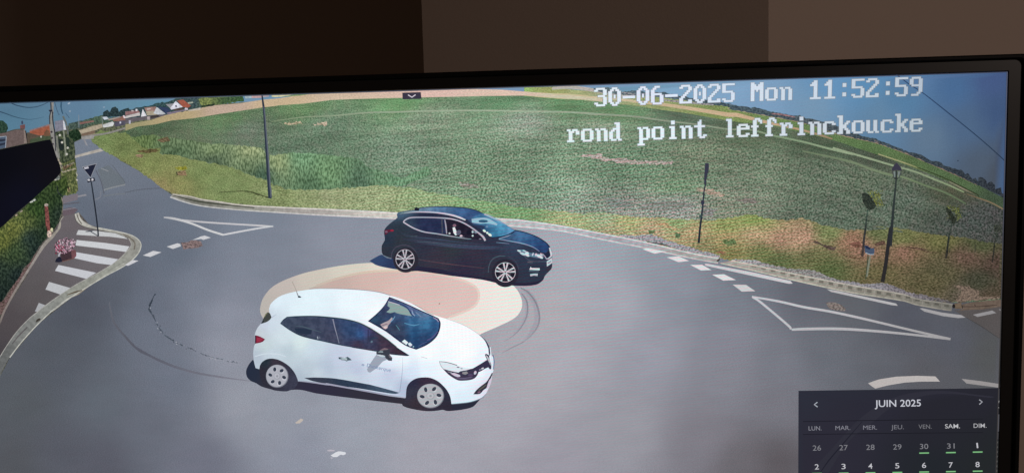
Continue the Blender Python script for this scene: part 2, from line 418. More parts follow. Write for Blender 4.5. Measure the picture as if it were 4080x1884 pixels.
# dull ground tone under everything below the skyline
gd = Pic('ground', MTREE, screen, kind='structure', label='dull ground between the things in the picture')
gd.poly(T('A -400,620 400,600 800,560 1080,480 1500,400 1983,360 D 400,300 700,230 1200,120 1983,60')+[(1500, 375), (2200, 375), (2600, 420), (3100, 500), (3600, 640), (4100, 860), (4100, 1300), (-300, 1700)], Ctl([(0,700,60,66,54),(300,900,88,84,82),(600,500,95,100,80),(1500,500,90,120,90),(3000,600,90,110,88)]), step=60, smooth=False); gd.done()
# road sheet
rd = Pic('road', MROAD, screen, label='grey asphalt of the roundabout')
ROAD = Ctl([(320,600,117,126,140),(360,680,111,120,134),(330,800,99,108,122),(450,720,111,119,132),(450,900,97,104,118),(700,850,107,116,130),(1000,880,121,130,144),(1400,880,137,144,158),(700,1000,101,110,124),(1000,1010,127,134,148),
 (1400,950,141,146,160),(300,1250,83,88,98),(200,1400,83,88,96),(330,1200,79,83,94),(450,1150,89,95,106),(600,1200,103,110,124),(600,1300,109,116,130),(800,1150,121,128,142),(900,1250,139,144,158),(900,1400,145,149,162),(700,1500,109,116,130),(960,1600,149,153,164),
 (400,1600,97,104,114),(250,1450,87,92,102),(100,1600,85,90,96),(50,1850,83,86,92),(250,1800,87,90,100),(400,1850,89,91,102),(600,1700,103,108,120),(800,1850,111,114,128),(1200,1800,141,146,160),(1100,1650,147,152,164),(1400,1700,155,160,172),(1700,1750,163,163,174),
 (2000,1650,167,166,176),(2100,1500,171,169,176),(2200,1250,175,172,178),(2250,1400,171,170,180),(2300,1050,169,172,182),(2450,980,157,164,174),(2600,1030,145,151,162),(2450,1200,167,168,178),(2700,1150,139,144,156),(2900,1200,123,129,140),(3200,1150,97,100,110),(3000,1120,111,116,126),
 (3400,1200,95,98,104),(3600,1270,83,86,96),(3800,1350,87,90,100),(3950,1400,83,85,86),(3300,1400,105,109,118),(3500,1450,97,100,108),(3700,1500,89,90,96),(3940,1250,81,82,86),(2900,1500,133,134,144),(2600,1400,153,154,166),(2500,1700,153,153,162),
 (2800,1750,127,125,134),(3100,1850,93,89,94),(3100,1600,119,119,128),(2950,1850,107,104,110),(2200,1850,155,153,164),(3100,1450,119,122,132),(2900,1350,135,136,148),(3100,2500,89,87,92),(500,2500,83,86,94)], 3.2, 1.0, 3500.0)
road_pts = T('A 1290,690 1440,690') + T('A 1500,770 1640,870 1800,960 1983,1080') + T('D 150,980 300,1080 430,1180 E 440,0 520,60 600,115 850,180 1250,250 1983,300')+\
    T('0 1500,840 1980,860 2240,900 2568,960 2867,1024 3202,1095 3600,1165 3795,1205 4100,1195 4100,2700 -200,2700 -200,1500')+T('F 10,1170 120,960 450,570 950,170 1250,0 C 1650,585 1860,310 1600,150 1200,60 B 1400,1080 1250,900 1000,940 990,640 1240,560 1220,400 1200,180 1190,0 A 1190,870 1160,750')
rd.poly(road_pts, ROAD, step=36, smooth=False)
rd.done()

# -------- field and land
fl = Pic('crop_field', MCROP, screen, kind='stuff', label='green leafy crop in the big field')
FLD = Ctl([(560,500,75,98,73,0.1),(900,470,86,116,81,0.1),(1200,430,94,127,88,0.1),(1600,410,98,140,96,0.15),(2000,400,94,133,98,0.15),(2250,410,96,135,96,0.15),(2450,440,96,133,94,0.15),(2750,480,86,107,88,0.1),
 (3000,520,80,98,75,0.1),(3300,570,71,88,69,0.05),(3500,640,69,81,67,0.05),(3800,750,74,81,63,0.05),(700,560,90,107,83,0.2),(1000,520,98,116,98,0.3),(1300,500,103,130,106,0.5),(1700,470,126,150,124,0.55),
 (2100,480,132,150,132,0.6),(2400,510,126,148,124,0.7),(1200,600,89,113,92,0.6),(1600,600,108,133,111,0.8),(2000,620,110,137,111,0.9),(2300,620,110,137,111,0.9),(1900,760,114,143,115,1),(2200,760,116,143,119,1),
 (2500,660,103,133,106,1),(2800,600,110,128,104,0.9),(3000,650,105,124,102,0.9),(3300,700,95,113,94,1),(3600,800,83,99,85,1),(3900,880,69,78,73,1),(3950,1000,65,70,65,1),(2700,750,105,133,104,1),(3300,870,87,104,88,1),
 (2500,830,136,146,134,1),(2700,820,140,146,138,1),(2300,800,124,143,125,1),(2900,830,120,133,113,1),(3750,700,81,95,79,0.8),(3450,700,91,107,88,0.9),(3980,850,65,70,67,1)], 3, ysc=2)
fe = T('D 0,455 150,400 400,370 600,320 900,290 1200,240 1500,195 1800,150 1983,128 H 283,162 600,140 900,100 1150,90 1700,75 I 0,155 300,148 800,138 1100,135 1400,160 1600,175 J 0,365 400,385 700,415 1100,460 1400,505 1800,560 2200,630 2576,690 K 300,690 600,730 900,800 1200,870 1500,955')+T('N 1100,45 1440,155 1700,250 O 640,165 850,240 1100,340 1380,490 1560,590 1720,670')
fl.poly(fe+[(4030, 850), (4030, 1120), (3600, 1120), (2900, 1000), (2240, 880), (1500, 850), (1000, 800), (560, 640), (440, 560), (470, 530)], FLD, step=36, smooth=False)
fl.done()
# pale tramlines across the crop
tr = Pic('tramline', MSTUB, screen, label='pale wheel track curving across the far crop')
tr.stroke(T('H 230,355 580,305 900,290 1300,255 1700,245 I 0,320 600,315 1200,325 1650,335 1983,360 J 500,590 1100,625 1500,680 2000,740 2400,800 K 250,790 600,875 1000,960 1300,1040 1600,1110')+T('N 900,85 1300,200 1570,280 O 700,240 900,320 1100,400 1250,470'), [3, 5, 6, 7, 7, 7, 7, 7, 6, 6, 7, 8, 8, 8, 7, 7, 6],
          [(130,145,115), (150,165,140), (160,175,150), (150,160,140), (140,150,130), (130,150,120), (150,165,135), (140,155,125), (130,145,110)])
tr.stroke(T('N 560,120 800,170 1100,240 1350,330 1560,390 O 560,300 800,390 1050,480 1270,600'), [5, 8, 10, 10, 8, 8, 8, 6], [(110,125,98), (118,132,105), (112,128,98), (90,105,80)])
tr.done()
for pts, c in ((T('H 360,375 560,355 580,385 380,385'), (170,160,130)), (T('H 700,385 850,365 860,395 720,392'), (190,175,150)), (T('I 1720,815 1983,800 M 0,190 250,210 480,235 800,240 780,262 300,265 100,240 0,225 I 1960,860 1800,840'), (172,160,150)),
               (T('M 1060,535 1200,545 1380,610 1360,640 1200,600 1060,560'), (165,150,130)), (T('M 1120,770 1300,760 1240,850 1150,850'), (136,136,130)), (T('M 1500,665 1700,655 1760,700 1600,705'), (126,122,112)), (T('M 500,700 900,690 1050,740 700,800 400,770'), (128,132,122)), (T('M 0,640 300,690 350,760 100,740'), (128,136,126)),
               (T('I 350,1110 560,1150 600,1190 400,1190'), (150,150,135)), (T('H 1200,770 1260,800 1240,860 1170,810'), (150,155,135))):
    bp = Pic('bare_patch', MGRASS, screen); bp.poly(pts, c, jag=4.5, jagstep=6); bp.done()
# the land beyond the crop, right-hand side
fr = Pic('far_field', MGRASS, screen, kind='stuff', label='far strips of meadow and stubble')
FR_ = Ctl([(2050,365,142,179,103,0),(2200,368,157,164,103,0),(2300,368,162,169,118,0),(2400,372,157,164,128,0),(2650,400,142,154,103,0),(2900,445,127,144,88,0),(3100,480,107,134,83,0),(3300,540,97,122,78,0),(3450,590,90,116,74,0),(3600,640,87,109,70,0),(3800,715,80,102,68,0),(3990,800,64,80,60,0)], 3, ysc=2)
top = T('I 850,62 1500,45 J 0,235 560,290 960,340 1300,350 2000,430 2300,455 2576,525 K 0,525 600,622 900,682 1100,735 1450,860 1900,960 2300,1100')+T('O 800,115 1180,280 1400,385 1720,545')
bot = [(x, y+6) for x, y in fe if x > 1990]
fr.poly(band(top, bot), FR_, step=30, smooth=False); 
fr.done()
st = Pic('stubble_strip', MSTUB, screen, label='tan strip of stubble along the far edge of the crop')
ST = Ctl([(500,500,159,151,114,0),(700,450,179,161,124,0),(900,420,189,166,149,0),(1100,395,199,176,144,0),(1400,375,209,186,164,0),(1700,368,219,186,174,0),(2000,370,219,191,174,0),(2300,385,204,196,169,0),(2500,410,199,181,159,0),(2700,435,199,171,149,0),(2900,465,184,156,134,0),(3100,505,154,131,114,0),(3300,550,134,116,101,0),(3600,640,124,119,104,0),(3990,820,104,96,79,0)], 3)
st.poly(band(T('D -80,400 0,385 350,325 530,250 850,195 1150,135 1500,108 1800,60 H 300,95 600,48 850,25 I -200,40 200,65 850,80 1200,108 1500,128 1983,165'), [(x, y+4) for x, y in fe]), ST, step=60, smooth=False)
st.stroke(T('J 560,365 950,400 1180,430 1500,465 2000,540 2400,605 K 100,605 250,640 450,690 700,745 950,800 1200,870 1340,915'), [7, 9, 10, 12, 15, 17, 17, 14, 12, 9, 8, 8, 6], [(205,192,158), (200,178,146), (200,172,140), (185,158,128), (145,124,100)])
st.stroke(T('K 0,525 600,635 900,695 1100,745 1450,865 1900,965 2300,1105')+T('O 800,118 1180,283 1400,388'), [5, 4, 3, 4, 4, 5, 6, 6, 4], [(170,160,135), (150,135,115), (160,140,115), (150,130,112), (140,120,105), (110,95,85)])
st.stroke(T('O 280,40 520,120 700,185 850,240'), [4, 6, 4], [(160,158,120), (150,150,110), (100,112,70)])
st.stroke(T('O 1080,345 1240,430 1400,500'), [4, 6, 4], [(130,132,108), (138,132,112), (115,105,85)])
st.stroke(T('O 1280,490 1440,545 1560,590 1690,660'), [3, 5, 5, 5], [(110,98,75), (125,108,85), (130,112,90)])
st.stroke(T('O 720,190 980,290 1150,370 1420,510'), [3, 5, 4], [(52,64,42), (55,62,42), (48,54,38)])
st.stroke(T('J 0,318 300,335 560,365'), [5, 6, 6], [(200,190,150), (200,185,150)])
st.stroke(T('J 0,250 250,232 500,262 960,335 1100,345'), [10, 14, 14, 12], [(185,180,170), (180,172,165), (170,160,150)])
st.done()
tl = Pic('tree_line', MTREE, screen, kind='stuff', label='distant dark tree line under the sky on the right')
TL = Ctl([(2365,352,88,105,112),(2600,365,82,100,112),(2900,415,72,88,98),(3100,455,70,84,92),(3250,490,75,85,92),(3500,568,64,76,84),(3700,640,56,66,74),(3850,690,50,58,66),(3980,750,46,52,60)], 3)
tl.poly(T('J 560,245 750,232 950,290 1130,270 1300,300 1520,300 1700,345 2000,395 2250,425 2450,475 K 0,450 100,480 200,500 300,518 350,508 420,530 600,575 700,592 850,615 920,612 1000,650 1130,665 1250,705 1400,748 1560,838 1620,830 1700,868 1800,895 1900,912 1950,935 2000,955 2150,1008 2300,1078 2400,1090 2490,1120')+
        T('L 850,1018 960,1045 1000,1075 1100,1108 1170,1125 1210,1140 O 1180,222 1210,215 1250,240 1260,275 1290,258 1320,290 1345,318 1380,310 1408,345 1412,305 1440,300 1490,322 1508,372 1530,352 1560,348 1598,388 1600,432 1628,432 1640,418 1668,420 1680,480 1720,500 1720,530')+
        T('O 1700,530 1400,388 1180,283 800,120 L 940,1100 700,995 K 2300,1105 1900,963 1450,865 1100,745 900,690 600,632 0,530 J 2400,500 2000,440 1300,345 960,335 560,290'), TL, step=40, smooth=False, jag=2.2, jagstep=7)
tl.stroke(T('K 560,590 700,605 860,635'), [4, 7, 4], (135,105,110)); tl.stroke(T('J 940,300 1120,330'), [4, 7], (140,140,145)); tl.stroke(T('J 1450,395 1700,425 1950,450 2180,470'), [5, 8, 5], (150,145,150))
tl.stroke(T('K 1880,935 1935,965'), [6, 5], (105,100,105))
tl.done()

# tall grass and verge, left
rg = Pic('tall_grass', MREED, screen, kind='stuff', label='tall uncut grass beside the crop')
rg.poly(T('D 330,520 620,560 900,600 1100,640 1300,640 1500,660 1800,700 H 200,740 500,700 800,720 1200,770 1350,880 1560,930 1700,1000 I 0,950 60,1000 0,1060 H 1700,1080 1400,1072 1280,1090 950,1112 800,1120 420,1120 260,1070 D 1840,1112 1600,1042 1400,952 1250,915 1050,880 900,850 650,792 450,770 460,690 250,700 0,740 0,560'),
        Ctl([(560,560,90,109,70),(700,580,95,114,85),(700,610,73,94,70),(850,600,114,132,98),(1000,605,138,150,113),(1000,650,97,116,88),(1100,640,127,141,104),(1300,690,103,134,100),(1500,720,95,125,98),(1050,690,64,87,72),(850,640,69,85,68),(1250,740,77,103,79),(1450,730,71,94,77),(1200,620,99,132,102),(1600,730,99,132,104)], 3), step=30, smooth=False, jag=3, jagstep=8)
rg.done()
vg = Pic('grass_verge', MGRASS, screen, kind='stuff', label='dry grass verge between kerb and field')
VG = Ctl([(400,560,114,132,82,0.3),(380,580,120,136,86,0.3),(500,600,110,124,77,0.3),(600,660,126,136,84,0.3),(520,650,122,130,80,0.3),(700,720,133,136,86,0.3),(640,740,138,131,88,0.3),(900,740,122,139,90,0.3),(800,690,120,136,86,0.3),(1100,780,131,145,97,0.7),(1300,780,153,163,121,0.7),(1250,790,141,153,108,0.7),(1500,800,153,166,123,1),(1700,790,145,166,121,1),(1900,800,131,164,116,1),
 (2050,840,124,158,110,1),(2300,890,163,173,125,1),(2500,890,171,173,121,1),(2450,930,163,158,123,1),(2600,920,175,158,125,1),(2750,930,175,157,118,1),(2900,950,161,146,103,1),(3000,925,178,154,120,1),(3100,960,168,137,111,1),(3200,945,173,141,115,1),(3400,960,149,115,93,1),(3450,990,141,109,90,1),(3600,1000,129,101,82,1),(3850,1020,100,81,68,1),(3980,1050,77,63,54,1),
 (2800,990,138,133,95,1),(2900,1010,131,128,82,1),(3050,1010,109,117,74,1),(3100,1040,92,103,66,1),(3300,1070,86,98,61,1),(3250,1030,104,107,71,1),(3500,1090,100,94,64,1),(3700,1120,92,87,61,1),(3900,1120,65,67,52,1),(3850,1180,92,85,71,1),(3750,1080,84,81,58,1),(3950,1180,79,70,56,1),
 (3000,890,133,152,88,1),(2900,895,143,152,95,1),(3300,925,116,127,82,1),(3600,950,108,113,71,1),(3750,955,102,103,64,1),(3900,975,77,83,56,1),(3500,935,102,111,73,1),(2400,860,153,168,131,1),(2700,890,144,161,111,1)], 3.4, ysc=1.6)
vg.poly(T('A 1440,690 1480,600 1600,560 1700,570 1983,590')+T('D 250,700 460,700 450,770 650,790 900,850 1050,880 1250,915 1400,950 1600,1040 1840,1110 H 260,1070 420,1120 800,1120 950,1110 1280,1090 1400,1070 1560,1080')+
        T('0 1640,748 1742,770 1850,790 1960,808 2060,824 2200,838 2330,852 M 0,800 300,860 640,870 900,880 1080,900 1250,895 1500,860 1700,830 N 150,880 420,900 560,870 760,950 1000,1000 1280,1010 1500,1010 1700,1030')+
        T('O 250,850 560,880 800,930 1040,960 1300,990 1560,1040 1720,1060')+[(4030, 1000), (4030, 1215)]+T('R 1610,955 1260,985 1030,1000 900,1010 500,945 0,838 Q 1200,700 600,585 0,450 P 1500,410 1000,300 500,180 0,85')+[(2240, 898), (2086, 874), (1982, 869), (1600, 846), (1500, 842)]+T('E 1983,275 1500,245 1250,210 1000,176 850,136 620,104 520,60 440,0')+T('D 430,1180 300,1080 150,980 0,890 A 1800,960 1640,870 1500,770'), VG, step=26, smooth=False, jag=4, jagstep=9)
vg.stroke(T('E 1240,85 1600,75 1750,115 1890,160'), [2, 4, 5, 4], (72,78,50))
vg.poly(T('Q 690,185 740,180 840,220 990,255 960,290 880,275 820,235'), (88,74,66), jag=2); vg.poly(T('Q 1140,210 1260,180 1300,260 1200,250'), (112,80,66), jag=2); vg.poly(T('Q 1440,210 1560,170 1580,230 1450,235'), (92,72,60), jag=2)
vg.stroke(T('Q 1000,290 1100,350 1250,385 1330,370'), [2, 4, 3], (105,80,62)); vg.stroke(T('O 600,1085 800,1115 860,1135'), [2, 4, 2], (70,56,48)); vg.stroke(T('R 400,285 560,310 640,345 800,350'), [3, 4, 2], (78,60,50))
vg.poly(T('M 560,940 700,920 760,960 850,985 820,1010 680,965'), (174, 150, 112), jag=3); vg.poly(T('P 1350,300 1400,290 1480,330 1400,335'), (142, 108, 82), jag=3)
vg.poly(T('P 540,50 620,40 620,95 550,95'), (98,118,80), jag=4); vg.poly(T('P 1400,170 1560,160 1590,215 1450,220'), (98,118,76), jag=4); vg.poly(T('P 860,80 930,90 920,140 870,140'), (95,120,85), jag=3)
vg.poly(T('D 680,1000 790,990 810,1060 690,1050'), (135,115,85), jag=2); vg.stroke(T('D 672,1010 684,1050'), 4, (52,48,42)); vg.poly(T('D 640,950 800,935 810,975 700,985'), (140,140,55), jag=3)
vg.poly(T('D 130,745 240,720 400,700 440,740 250,760'), (98,88,58), jag=3); vg.poly(T('D 130,780 240,780 220,820 150,815'), (142,120,95), jag=2); vg.poly(T('D 420,590 560,540 590,600 470,630'), (105,92,68), jag=3)
vg.done()
gv = Pic('gravel', MSTONE, screen, kind='stuff', label='pale gravel along the kerb')
gv.poly(T('P 210,110 330,115 480,110 560,95 640,120 700,150 820,190 1000,240 1180,300 1330,330 1400,350 1380,385 1000,300 600,200 460,170 200,125'), (170,168,172), smooth=False, jag=3)
gv.poly(T('P 1530,395 1785,400 Q 250,470 450,510 700,520 Q 1000,640 1180,660 1300,690 1450,680 1540,670 1700,720 1785,760 R 200,800 400,870 700,930 950,990 R 980,1020 500,948 0,840 Q 1200,705 600,585 0,452 P 1600,420'), Ctl([(2900,1030,180,178,180),(3200,1075,150,148,145),(3450,1140,150,148,152),(3600,1160,135,130,134),(3800,1205,110,105,105)]), smooth=False, jag=3, step=60)
gv.poly(T('R 980,780 1100,790 1200,800 1330,860 1320,930 1480,940 1600,930 1600,955 1250,985 1000,1000 1080,900 1100,850'), (128,112,98), smooth=False, jag=3)
gv.done()

# kerbs
def kerb(name, label, topl, botl, col, mark, jn=None):
    k = Pic(name, MKERB, screen, label=label); k.poly(topl+botl[::-1], col, step=40, smooth=False)
    k.stroke(topl, 5, mark[0]); k.stroke(botl, 5, mark[1]); return k
kt = T('E 620,112 850,142 1000,180 1250,215 1500,252 1983,282')+[(1300, 834), (1500, 844), (1583, 849), (1800, 856), (1982, 871), (2086, 879), (2240, 901)]+T('P 0,92 500,192 1000,312 1385,388')
kb = T('E 590,150 800,220 1000,265 1300,300 1600,325 1983,350')+[(1300, 858), (1500, 867), (1583, 872), (1800, 885), (2047, 901), (2240, 921)]+T('P 0,160 500,260 1000,370 1370,440')
KC = Ctl([(690,780,150,148,142),(800,805,120,120,112),(1000,825,150,150,142),(1200,840,168,162,158),(1500,856,205,200,192),(1900,870,190,190,190),(2200,905,185,185,190),(2450,950,170,168,176),(2800,1025,165,162,160)])
k = kerb('kerb', 'pale concrete kerb behind the dark car', kt, kb, KC, ([(190,185,175), (205,198,190), (225,222,220), (220,220,222), (210,208,205)], [(190,190,190), (190,188,185), (215,212,212), (210,210,212), (195,192,190)]))
k.stroke(T('E 620,125 850,185 1000,215 1250,245 1500,270 1700,290'), [3, 5, 5, 4, 3], (62,66,54)); k.stroke(T('P 530,190 700,215 800,240'), [3, 5, 2], (60,70,70))
k.poly(T('P 1385,380 1395,400 1370,425 1350,415'), (70,66,62)); k.done()
kt2 = T('P 1530,410 1785,462 Q 600,590 1200,708 1785,810 R 500,958 900,1020 975,1032'); kb2 = T('P 1400,440 1785,527 Q 600,668 1200,793 1785,885 R 500,1035 900,1105 960,1110')
KC2 = Ctl([(2900,1060,168,162,155),(3200,1105,160,155,145),(3500,1170,138,134,124),(3750,1225,120,118,110)])
k = kerb('kerb', 'jointed kerb stones beside the lamp post', kt2, kb2, KC2, ([(200,192,180), (195,188,178), (165,160,150), (140,136,128)], [(195,190,178), (190,186,172), (162,158,146), (135,130,122)]))
for i in range(22):
    t = i/21; x = 2985+(3790-2985)*t; ya = np.interp(x, [p[0] for p in kt2], [p[1] for p in kt2]); yb = np.interp(x, [p[0] for p in kb2], [p[1] for p in kb2])
    k.stroke([(x, ya), (x-1, yb)], 4, (178-50*t, 172-48*t, 162-45*t), smooth=False); k.poly([(x+10, ya+6), (x+28, ya+9), (x+27, yb-7), (x+9, yb-10)], (130-38*t, 126-36*t, 116-32*t), smooth=False)
k.done()
k = Pic('kerb', MKERB, screen, label='brown kerb stones at the right edge of the screen')
k.poly(T('R 1000,1020 1090,1010 1100,1090 1010,1090'), (110,95,80)); k.poly(T('R 1100,1030 1260,1000 1610,965 1610,1085 1040,1115 1110,1090'), (104,90,80)); k.stroke(T('R 1100,1060 1300,1060 1560,1040'), 3, (66,54,48)); k.ell(*T('R 990,1055')[0], 6, 8, (38,34,34)); k.stroke(T('R 1095,1040 1105,1080'), 3, (40,34,32)); k.stroke(T('R 1265,1030 1275,1060'), 3, (60,46,42)); k.done()

# -------- left: town, sky side
def house(label, bits):
    h = Pic('house', MHOUSE, screen, label=label)
    for b in bits: (h.poly(b[0], b[1], smooth=False) if len(b) == 2 else h.stroke(b[0], b[2], b[1]))
    return h.done()
bt = Pic('tree_belt', MTREE, screen, kind='stuff', label='trees behind the village houses')
bt.poly(T('A 1080,450 1120,440 1250,415 1370,380 1500,345 1620,320 1700,360 1983,320 D 0,190 40,175 90,185 130,165 220,150 300,138 360,130 430,98 540,90 600,75 680,30 760,25 960,15 1200,0 1540,-10 1560,80 1200,125 1000,165 700,230 300,290 0,330 A 1700,450 1640,430 1300,520 1100,550'), Ctl([(300,495,68,84,78),(400,480,72,92,78),(520,440,55,72,80),(620,420,50,74,78),(780,400,58,76,82),(900,395,66,90,62),(980,395,58,88,58),(840,400,104,118,74)]), jag=2.5, jagstep=7, smooth=False, step=30)
bt.poly(T('A 1625,330 1630,275 1660,245 1700,235 1740,262 1770,205 1830,180 1870,215 1885,260 1940,225 1990,210 D 40,170 60,200 0,215 A 1983,320 1700,350 1640,345'), (42,58,62), jag=1.5)
bt.poly(T('D 960,50 1040,25 1130,50 1130,110 1060,140 990,130'), (112,124,76), jag=2); bt.poly(T('D 1000,140 1180,110 1180,135 1000,165'), (45,60,48), jag=1.5)
bt.done()
house('white gabled house with an orange roof', [(T('D 680,70 760,58 865,140 830,165 755,158'), (156, 88, 72)), (T('D 530,120 640,110 620,150 590,170'), (150,150,155)), (T('D 590,172 662,78 757,155 605,192'), (214,214,224)), (T('D 655,135 675,130 680,155 662,158'), (70,72,88)), (T('D 640,182 760,165 760,190 645,205'), (82,66,62)), (T('D 540,230 780,190 830,195 560,258'), (124,114,130)), (T('D 830,195 985,165 990,192 830,212'), (186,176,164)), (T('D 790,165 820,170 825,195 780,190'), (200,195,205)), (T('D 820,95 890,85 895,105 830,115'), (160,165,150))])
house('grey roofed house with a dark blue roof beside it', [(T('D 425,152 560,162 600,205 530,242'), (52,64,92)), (T('D 250,165 400,150 410,225 280,235'), (150,120,112)), (T('D 270,215 370,205 380,240 440,255 285,268'), (166,156,136)), (T('D 370,238 412,155 530,245 450,262'), (188,192,198)), (T('D 280,180 330,172 335,185 285,195'), (185,175,170))])
house('row of low houses with white walls', [(T('D 0,215 170,200 195,228 0,268'), (142,108,108)), (T('D 0,275 90,252 190,228 195,268 100,285 0,305'), (192,186,184)), (T('D 205,284 230,182 282,272'), (216,214,220)), (T('D 135,180 160,185 160,210 135,210'), (205,205,210)), (T('D 80,195 110,200 110,215 80,215'), (175,165,165)),
      (T('D 0,312 440,255 560,255 400,305 150,340 0,378'), (100,94,100)), (T('D 285,285 320,280 325,325 290,328'), (172,160,160)), (T('D 45,330 70,330 72,375 48,378'), (175,175,190)), (T('D 330,275 440,258 450,285 340,305'), (66,62,62))])
house('low white building with brown roofs by the road', [(T('A 1780,385 1950,330 1983,330 1983,405 1800,415'), (140,102,92)), (T('A 1620,345 1690,338 1725,378 1650,390'), (190,196,206)), (T('A 1700,380 1900,335 1920,350 1730,400'), (150,140,135)), (T('A 1250,555 1500,480 1620,455 1640,500 1500,560 1290,620'), (168,156,136)), (T('A 1290,610 1500,555 1505,600 1300,655'), (116,98,84)),
      (T('A 1620,470 1780,415 1812,440 1785,490 1640,512'), (200,202,202)), (T('A 1800,435 1920,400 1983,400 1983,470 1820,500'), (82,80,94)), (T('A 1890,420 1915,415 1920,445 1895,450'), (190,190,205)), (T('A 1260,430 1480,398 1492,420 1268,462'), (132,98,92)), (T('A 1290,650 1480,610 1560,600 1300,665'), (150,138,120)),
      (T('A 1945,320 1970,318 1985,360 1960,365'), (215,200,205)), (T('A 1248,310 1252,510'), (130,140,150), 2.5), (T('A 1612,330 1630,500'), (130,140,140), 2.5), (T('A 1290,660 1700,600 1983,520'), (135,132,128), 7)])
house('grey and pink buildings at the top edge of the picture', [(T('D 1570,8 1660,3 1662,40 1582,46'), (160,176,182)), (T('D 1662,3 1800,-3 1800,35 1665,40'), (188,156,156)), (T('D 1800,0 1890,-5 1890,20 1810,28'), (180,165,170)), (T('D 1925,0 1983,-8 1983,18 1930,25'), (195,190,150)), (T('H 235,48 560,38 330,78 260,80'), (200,196,160)), (T('H 560,40 760,32 560,62 330,78'), (120,146,100))])
house('brown house with a chimney and solar panels', [(T('A 0,600 110,578 250,540 390,530 405,765 100,832 0,850'), (104,90,88)), (T('A 320,475 400,460 402,530 325,535'), (112,78,78)), (T('A 340,415 355,400 370,415 372,458 342,458'), (62,72,96)), (T('A 0,662 105,648 95,828 0,850'), (74,88,108)), (T('A 0,700 100,690 98,720 0,735'), (44,50,66)), (T('A 0,765 98,745 96,775 0,800'), (44,50,66)), (T('A 0,660 105,648'), (150,160,172), 3), (T('A 105,650 92,830'), (150,158,170), 3), (T('A 380,545 400,545 435,760 385,765'), (132,118,112)), (T('A 410,560 440,755'), (40,38,42), 4), (T('A 125,580 250,545 390,535'), (80,78,70), 4)])
house('house with an orange tiled roof behind the black pole', [(T('A 430,590 800,560 810,700 440,760'), (86,76,66)), (T('A 470,560 640,500 790,455 800,600 640,640 480,598'), (150, 88, 68)), (T('A 470,550 620,505 790,458 790,478 620,525 480,572'), (130,110,112)), (T('A 700,600 740,540 780,560 800,640 700,660'), (110,80,62)), (T('A 480,700 640,650 800,640 812,700 480,762'), (70,82,62)), (T('A 640,645 665,640 665,670 645,672'), (175,175,165))])
tt = Pic('tree', MTREE, screen, label='dark tree at the left edge of the screen'); tt.poly(T('A -80,400 30,398 60,412 110,450 130,530 110,580 50,598 -80,605'), (42,64,54), jag=2); tt.done()
bs_ = Pic('hedge', MHEDGE, screen, label='rounded green bush beside the road in the village'); bs_.poly(T('A 1090,575 1200,538 1262,572 1292,680 1160,745 1095,700'), (38,58,42), jag=1.5); bs_.done()
ut = Pic('utility_pole', MHOUSE, screen, label='utility poles with a grey cabinet and cables')
ut.poly(T('A 870,580 980,560 1150,700 1180,760 1190,1000 1190,1190 960,1190 900,900 880,700'), (74,84,66), mat=MHEDGE, jag=2)
ut.poly(T('A 868,412 1010,388 1055,545 880,580'), (124,124,138), smooth=False); ut.poly(T('A 1000,395 1022,420 1052,545 1010,548'), (206,206,212), smooth=False)
ut.poly(T('A 925,690 1000,700 1020,860 960,880 930,800'), (34,42,42)); ut.poly(T('A 1040,650 1100,680 1110,830 1060,840'), (40,52,46))
ut.poly(T('A 800,95 855,95 850,250 850,480 880,700 910,880 975,1120 985,1190 965,1190 870,890 800,600 785,400 800,240'), (140,138,134)); ut.stroke(T('A 805,95 812,240 790,330 792,460'), [5, 5, 4], (62,66,74)); ut.stroke(T('A 835,260 840,400 870,600 885,880'), [5, 5, 4], (52,54,62))
ut.poly(T('A 770,235 835,230 835,255 790,262'), (44,44,58)); ut.stroke(T('A 975,100 970,180 985,260 1000,300'), [6, 6, 4], (58,88,112)); ut.stroke(T('A 870,110 900,220 935,310 950,300'), 3, (70,90,112)); ut.stroke(T('A 1000,330 1060,470 1080,620'), [8, 6, 6], (98,104,102))
ut.stroke(T('A 1010,560 1030,760 1045,960'), [6, 7, 6], (130,134,120)); ut.stroke(T('A 900,640 930,900 950,990'), [8, 7, 5], (118,120,112))
for x, y in ((950,632),(1075,832),(1060,930),(985,745),(820,580),(826,676),(840,770)): ut.ell(*T('A %d,%d' % (x, y))[0], 4.5, 4.5, (196,194,184) if x > 900 else (66,60,66))
ut.stroke(T('A 1040,280 1100,360'), 2, (60,80,104)); ut.ell(*T('A 1095,130')[0], 6, 3, (150,165,180), rot=-35); ut.ell(*T('A 1110,255')[0], 4, 4, (140,158,176)); ut.ell(*T('A 1648,190')[0], 4, 3, (130,150,170))
ut.done()
wr = Pic('cable', MP, screen, label='thin cables sagging from the utility pole'); wr.stroke(T('A 150,110 250,155 400,190 480,196 600,180 700,145 770,110'), [4, 3.5, 3], [(45,66,88), (52,76,98), (66,88,108)]); wr.stroke(T('A -60,235 0,258 120,300 250,345 400,378 520,382 700,345'), [4, 4, 3, 2], [(48,72,94), (60,86,106), (76,106,128)]); wr.done()
wr = Pic('cable', MP, screen, label='long cable crossing the sky at top right'); wr.stroke(T('L 470,78 560,145 620,190 750,270 1000,465 1300,705 1500,875 1665,1025'), [4, 4, 4, 3.5, 4.5, 4, 4, 4], [(48,66,100), (44,66,100), (44,66,98), (40,58,82), (38,52,70)]); wr.done()
bd = Pic('bird', MP, screen, label='tiny dark bird in the sky'); bd.poly(T('L 1138,1026 1150,1020 1164,1026 1150,1031'), (38,46,60), smooth=False); bd.done()
wd_ = Pic('street_verge', MHEDGE, screen, label='weedy strip and low walls beside the village road')
wd_.poly(T('A 970,1080 1190,1000 1195,1190 B 1190,20 1210,160 1220,350 1240,540 1210,600 1070,625 1000,640 990,500 960,250 920,100'), (98,106,70), smooth=False, jag=2)
